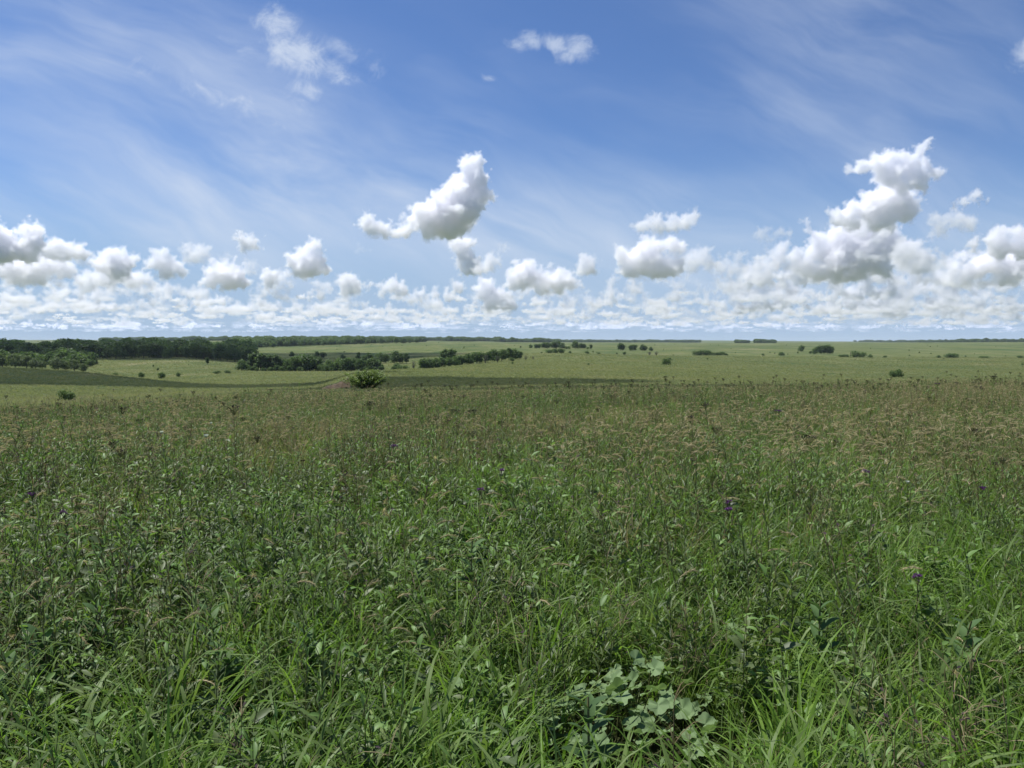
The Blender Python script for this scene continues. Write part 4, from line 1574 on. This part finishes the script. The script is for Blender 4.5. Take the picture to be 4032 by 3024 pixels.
named_cloud(B([(1160, 195, 24), (1200, 190, 24), (1280, 215, 45), (1240, 255, 60), (1180, 250, 50), (1300, 260, 40)]), 264, .35, 'thin grey cloud with two small white horns')
named_cloud(B([(1500, 150, 42), (1585, 165, 48), (1540, 185, 45), (1600, 190, 35), (1545, 150, 35)]), 251, .75, 'small bright cloud standing highest in the left half')
named_cloud(B([(1350, 370, 65), (1450, 380, 80), (1510, 410, 50), (1400, 320, 45), (1320, 410, 50), (1430, 420, 60)]), 290, .9, 'wide bright cloud with a flat grey base, left of centre')
named_cloud(B([(1570, 310, 40), (1540, 340, 35), (1580, 350, 35), (1420, 260, 30), (1400, 290, 30)]), 276, .3, 'pale thin cloud behind the wide bright flat based one')
named_cloud(B([(1690, 390, 55), (1650, 400, 38), (1735, 390, 28), (1690, 430, 35)]), 289, 1.0, 'small very bright cloud between two larger ones on the left')
named_cloud(B([(1970, 190, 48), (2000, 215, 35), (1900, 230, 42), (1840, 285, 55), (1920, 310, 85), (1970, 280, 60), (2030, 330, 38), (1800, 260, 24), (1880, 340, 60)]), 277, .85, 'rounded heaped white cloud left of the horn shaped one')
named_cloud(B([(2180, 405, 50), (2150, 440, 45), (2220, 430, 45)]), 293, .8, 'white cloud just right of the rounded heaped one, low down')
# right
named_cloud(Cc([(1530, 190, 28), (1560, 225, 26), (1490, 245, 42), (1390, 275, 50), (1300, 285, 55), (1230, 330, 65), (1120, 345, 55), (1040, 355, 38), (1420, 330, 70), (1530, 320, 50), (1590, 385, 42), (1640, 385, 22), (1450, 430, 75), (1310, 400, 80), (1500, 480, 50), (1400, 490, 55)]),
            205, .8, 'tall ragged cloud tower top on the right reaching highest', 2, 8, D=13000)
named_cloud(Cc([(1090, 600, 48), (1040, 640, 60), (960, 680, 55), (1150, 630, 65), (1060, 710, 65), (1240, 600, 95), (1340, 560, 95), (1180, 560, 60), (1420, 620, 80), (1300, 500, 70), (1200, 510, 30), (1250, 700, 90), (1380, 660, 60)]), 246, .8, 'middle storey of the big cloud tower on the right', D=13500)
named_cloud(Cc([(760, 705, 34), (785, 765, 38), (850, 815, 60), (950, 805, 55), (1050, 800, 85), (1180, 850, 90), (1000, 880, 95), (860, 890, 75), (1100, 940, 95), (950, 980, 100), (1100, 1030, 75), (1220, 960, 95), (860, 1040, 70), (1250, 800, 90), (1320, 880, 80), (760, 1000, 70), (700, 930, 50), (1150, 740, 80), (980, 760, 60), (1300, 1030, 60), (1000, 1080, 70)]), 282, .7, 'dark based lower storey of the big cloud tower on the right')
named_cloud(Cc([(470, 780, 42), (520, 750, 28), (600, 785, 48), (660, 755, 24), (540, 820, 40), (470, 830, 35)]), 250, .22, 'thin dissolving cloud left of the big tower')
named_cloud(Cc([(1860, 525, 42), (1880, 570, 35), (1800, 570, 42), (1730, 600, 36)]), 213, .7, 'bright thumb shaped cloud right of the tower', D=13000)
named_cloud(Cc([(1750, 700, 70), (1830, 715, 55), (1650, 740, 60), (1700, 680, 50), (1600, 690, 50)]), 236, .3, 'soft grey cloud under the thumb shaped one')
named_cloud(Cc([(1380, 875, 50), (1480, 880, 60), (1530, 930, 55), (1420, 960, 60), (1600, 965, 38), (1350, 940, 40), (1500, 1000, 60)]), 275, .6, 'speckled white cloud between the tower and the right mass')
named_cloud(Cc([(1950, 810, 45), (2030, 775, 50), (2140, 780, 50), (2230, 810, 60), (2050, 870, 80), (2180, 880, 80), (1850, 870, 45)]), 262, .8, 'bright cloud dome at the right edge of the sky')
named_cloud(Cc([(1780, 930, 50), (2000, 960, 80), (2150, 960, 85), (1900, 1010, 75), (1720, 1020, 50), (2250, 1000, 80), (1820, 1060, 60), (2060, 1050, 80)]), 287, .7, 'broad lower cloud mass at the right edge')
named_cloud(Cc([(400, 1080, 48), (350, 1090, 35), (440, 1095, 35), (470, 950, 34), (500, 985, 28)]), 289, .8, 'small bright cloud low and left of the tower')
named_cloud(Cc([(680, 1050, 50), (620, 1080, 45), (730, 1085, 45), (560, 1070, 40)]), 291, .75, 'small bright cloud right under the tower edge')



def heap(cx, cy, w, h, dens, where):
    L = []
    for k in range(int(w / 3.2)):
        u = crng.uniform(-1, 1)
        L.append((cx + u * w * .5, cy + h * .5 - crng.random() ** 1.3 * h * (1 - .6 * u * u), crng.uniform(2.2, 3.6) + h * .10))
    named_cloud(L, cy + h * .55, dens, where, 1, 8, group='low heaped clouds of the bank', fine=1.2)


for q in ((905, 288, 120, 50, .7, 'broad speckled mass right of the tower base'), (985, 264, 90, 44, .6, 'speckled mass below the bright dome at the right edge'), (820, 292, 120, 34, .6, 'wide mass carrying the tower base'), (757, 286, 80, 44, .6, 'speckled mass left of the tower base'),
          (880, 238, 60, 40, .35, 'thin mass behind the middle storey of the tower'), (300, 284, 90, 30, .5, 'wide pale mass under the rounded heaped cloud'), (540, 300, 120, 26, .5, 'wide pale mass below the lumpy cloud with three heads'),
          (742, 268, 60, 40, .4, 'pale mass left of the tower, reaching half its height'), (800, 262, 90, 44, .5, 'pale mass filling the back of the tower, left part'), (862, 272, 90, 46, .5, 'pale mass filling the back of the tower, right part'),
          (915, 250, 50, 40, .3, 'thin mass right of the middle storey of the tower'), (950, 292, 80, 34, .5, 'broad mass between tower and right dome'), (1010, 290, 60, 40, .5, 'mass under the right edge dome'),
          (60, 268, 110, 36, .5, 'grey mass behind the left edge clouds'), (130, 290, 100, 30, .45, 'wide grey mass below the domed clouds on the left'), (640, 288, 90, 26, .45, 'wide pale mass under the heaped cloud right of centre'),
          (735, 302, 60, 22, .55, 'low pale heap left of the dark based tower, on the right'), (800, 300, 70, 24, .5, 'low heap straight under the dark based tower'), (868, 304, 80, 26, .5, 'low heap right under the tower near the skyline'),
          (930, 296, 70, 30, .5, 'speckled heap between the tower and the right edge'), (990, 304, 80, 30, .45, 'low heap at the right edge near the skyline'), (905, 268, 60, 30, .45, 'pale heap right of the tower at half height'),
          (970, 272, 60, 28, .4, 'pale heap behind the bright dome at the right edge'), (560, 296, 60, 20, .5, 'low heap under the three headed cloud'), (620, 303, 70, 20, .45, 'low heap right of the three headed cloud'),
          (692, 303, 60, 18, .5, 'low heap under the pale thin cloud right of centre'), (700, 283, 50, 20, .35, 'thin heap right of the wide heaped cloud'), (480, 306, 60, 18, .5, 'low heap below the small tower in the middle'),
          (415, 304, 60, 18, .5, 'low heap under the horn shaped cloud tip'), (22, 300, 80, 22, .45, 'low grey heap at the left edge near the skyline'), (100, 299, 80, 22, .5, 'low heap under the tall dome on the left'),
          (172, 300, 70, 20, .5, 'low heap below the pointed cloud on the left'), (236, 302, 70, 18, .5, 'low heap under the wide flat based cloud'), (305, 303, 60, 18, .5, 'low heap below the rounded heaped cloud'),
          (142, 283, 50, 18, .4, 'pale heap between the domed and pointed clouds'), (350, 297, 44, 18, .6, 'little heap left of the triangular white cloud')):
    heap(*q)

# the far cloud bank: many small heaps standing on one level, thinning into the distance
BANKC = bpy.data.collections.new('kinds_of_bank')
protos['bank'] = BANKC
BANKC2 = bpy.data.collections.new('kinds_of_bankfar')
protos['bankfar'] = BANKC2
for cc, nk, dm in ((BANKC, 6, .005), (BANKC2, 5, .0009)):
    for i in range(nk):
        S = []
        wdt = crng.uniform(350, 650)
        for k in range(9):
            x = crng.uniform(-1, 1)
            S.append((x * wdt, crng.uniform(-.5, .5) * wdt, crng.uniform(0, .55) * wdt * (1 - x * x), crng.uniform(.16, .32) * wdt))
        S = grow(S, crng, 1, 9, 0.0)
        o = cloud_volume('bank_cloud', S, 0.0, 26, cloud_mat('bank_vapour', dm), crng, .8, link=False)
        cc.objects.link(o)


def bank_layer(name, kind, n, d0, d1, s0, s1, label, zs=(.5, 1.0)):
    D = nrg.uniform(d0, d1, n)
    X = nrg.uniform(-1, 1, n) * .74 * D
    s = nrg.uniform(s0, s1, n)
    P = np.stack([X, D, BASE_H + nrg.uniform(-80, 120, n)], 1)
    rot = np.stack([np.zeros(n), np.zeros(n), nrg.random(n) * 6.28], 1)
    scatter(name, kind, P, rot, np.stack([s, s, s * nrg.uniform(zs[0], zs[1], n)], 1), label, 'clouds')


bank_layer('clouds', 'bank', 120, 21000, 36000, .5, 1.3, 'bank of many small white heap clouds above the skyline', (.6, 1.3))
bank_layer('clouds', 'bank', 330, 30000, 78000, .7, 2.0, 'crowded rows of small heap clouds low above the skyline', (.4, .9))
bank_layer('clouds', 'bankfar', 330, 40000, 110000, 1.0, 3.2, 'thin far rows of clouds fading towards the horizon', (.25, .6))


# unseen clouds overhead, added and shaped to lay shade patches on the slopes
def overhead(gx, gy, rx, ry, rot, seed, thin=.30):
    """unseen flattened cloud, outlined to fit its shadow, standing between the sun and the ground point gx, gy"""
    r = random.Random(seed)
    Hc = 900.0
    g = gz(gx, gy)
    off = SUN_DIR * ((Hc - g) / SUN_DIR.z)
    bm = bmesh.new()
    bmesh.ops.create_icosphere(bm, subdivisions=5, radius=1)
    for v in bm.verts:
        n = mnoise.fractal(v.co * 2.2 + Vector((seed, 0, 0)), .6, 2, 4)
        k = 1 + .20 * n
        v.co = Vector((v.co.x * k * rx, v.co.y * k * ry, max(v.co.z, -.3) * k * min(rx, ry) * .5))
    me = bpy.data.meshes.new('shade_cloud')
    bm.to_mesh(me)
    bm.free()
    m = bpy.data.materials.get('overhead_cloud')
    if m is None:
        m = bpy.data.materials.new('overhead_cloud')
        m.use_nodes = True
        t = NT(m.node_tree)
        t.n.clear()
        out = t.node('ShaderNodeOutputMaterial')
        tl = t.node('ShaderNodeBsdfTranslucent')
        tl.inputs[0].default_value = (.9, .9, .9, 1)
        df = t.node('ShaderNodeBsdfDiffuse')
        df.inputs[0].default_value = (.85, .85, .86, 1)
        a = t.node('ShaderNodeMixShader')
        t.l(df.outputs[0], a.inputs[1])
        t.l(tl.outputs[0], a.inputs[2])
        tr = t.node('ShaderNodeBsdfTransparent')
        b = t.node('ShaderNodeMixShader')
        b.inputs[0].default_value = OVER_T
        t.l(a.outputs[0], b.inputs[1])
        t.l(tr.outputs[0], b.inputs[2])
        t.l(b.outputs[0], out.inputs[0])
    me.materials.append(m)
    o = bpy.data.objects.new('clouds', me)
    COL.objects.link(o)
    o.location = (gx + off.x, gy + off.y, Hc)
    o.rotation_euler = (0, 0, rot)
    tag(o, 'unseen cloud high overhead, added to shade the slopes', 'clouds', kind='stuff')


OVER_T = .60
overhead(-165, 226, 125, 36, R(-8), 2)
overhead(-10, 148, 36, 26, R(6), 3)
overhead(48, 102, 80, 12, R(2), 4)
overhead(-330, 700, 260, 130, 0, 5)

# ------------------------------------------------------------------ haze
def haze():
    bm = bmesh.new()
    bmesh.ops.create_cube(bm, size=1)
    me = bpy.data.meshes.new('haze')
    bm.to_mesh(me)
    bm.free()
    o = bpy.data.objects.new('haze', me)
    COL.objects.link(o)
    x0, x1, y0, y1 = -15000.0, 15000.0, -45.0, 16000.0
    z0, z1 = -260.0, 60.0
    o.scale = (x1 - x0, y1 - y0, z1 - z0)
    o.location = ((x0 + x1) / 2, (y0 + y1) / 2, (z0 + z1) / 2)
    m = bpy.data.materials.new('haze_air')
    m.use_nodes = True
    t = NT(m.node_tree)
    t.n.clear()
    out = t.node('ShaderNodeOutputMaterial')
    pv = t.node('ShaderNodeVolumePrincipled')
    pv.inputs['Density'].default_value = 4.5e-5
    pv.inputs['Color'].default_value = (.78, .88, 1.0, 1)
    t.l(pv.outputs[0], out.inputs[1])
    me.materials.append(m)
    tag(o, 'thin blue summer haze over the prairie', 'haze', kind='stuff')


HAZE = True
if HAZE:
    haze()

# ------------------------------------------------------------------ render settings
sc.render.engine = 'CYCLES'
cy = sc.cycles
cy.max_bounces = 18
cy.diffuse_bounces = 3
cy.glossy_bounces = 2
cy.transmission_bounces = 3
cy.transparent_max_bounces = 16
cy.volume_bounces = 16
cy.volume_step_rate = 1.5
cy.use_denoising = True
cy.denoiser = 'OPENIMAGEDENOISE'
cy.denoising_input_passes = 'RGB_ALBEDO_NORMAL'
cy.use_adaptive_sampling = True
cy.adaptive_threshold = 0.014
cy.sample_clamp_indirect = 6
sc.view_settings.view_transform = 'Standard'
sc.view_settings.look = 'None'
sc.view_settings.exposure = 0.36
sc.view_settings.gamma = 1.0
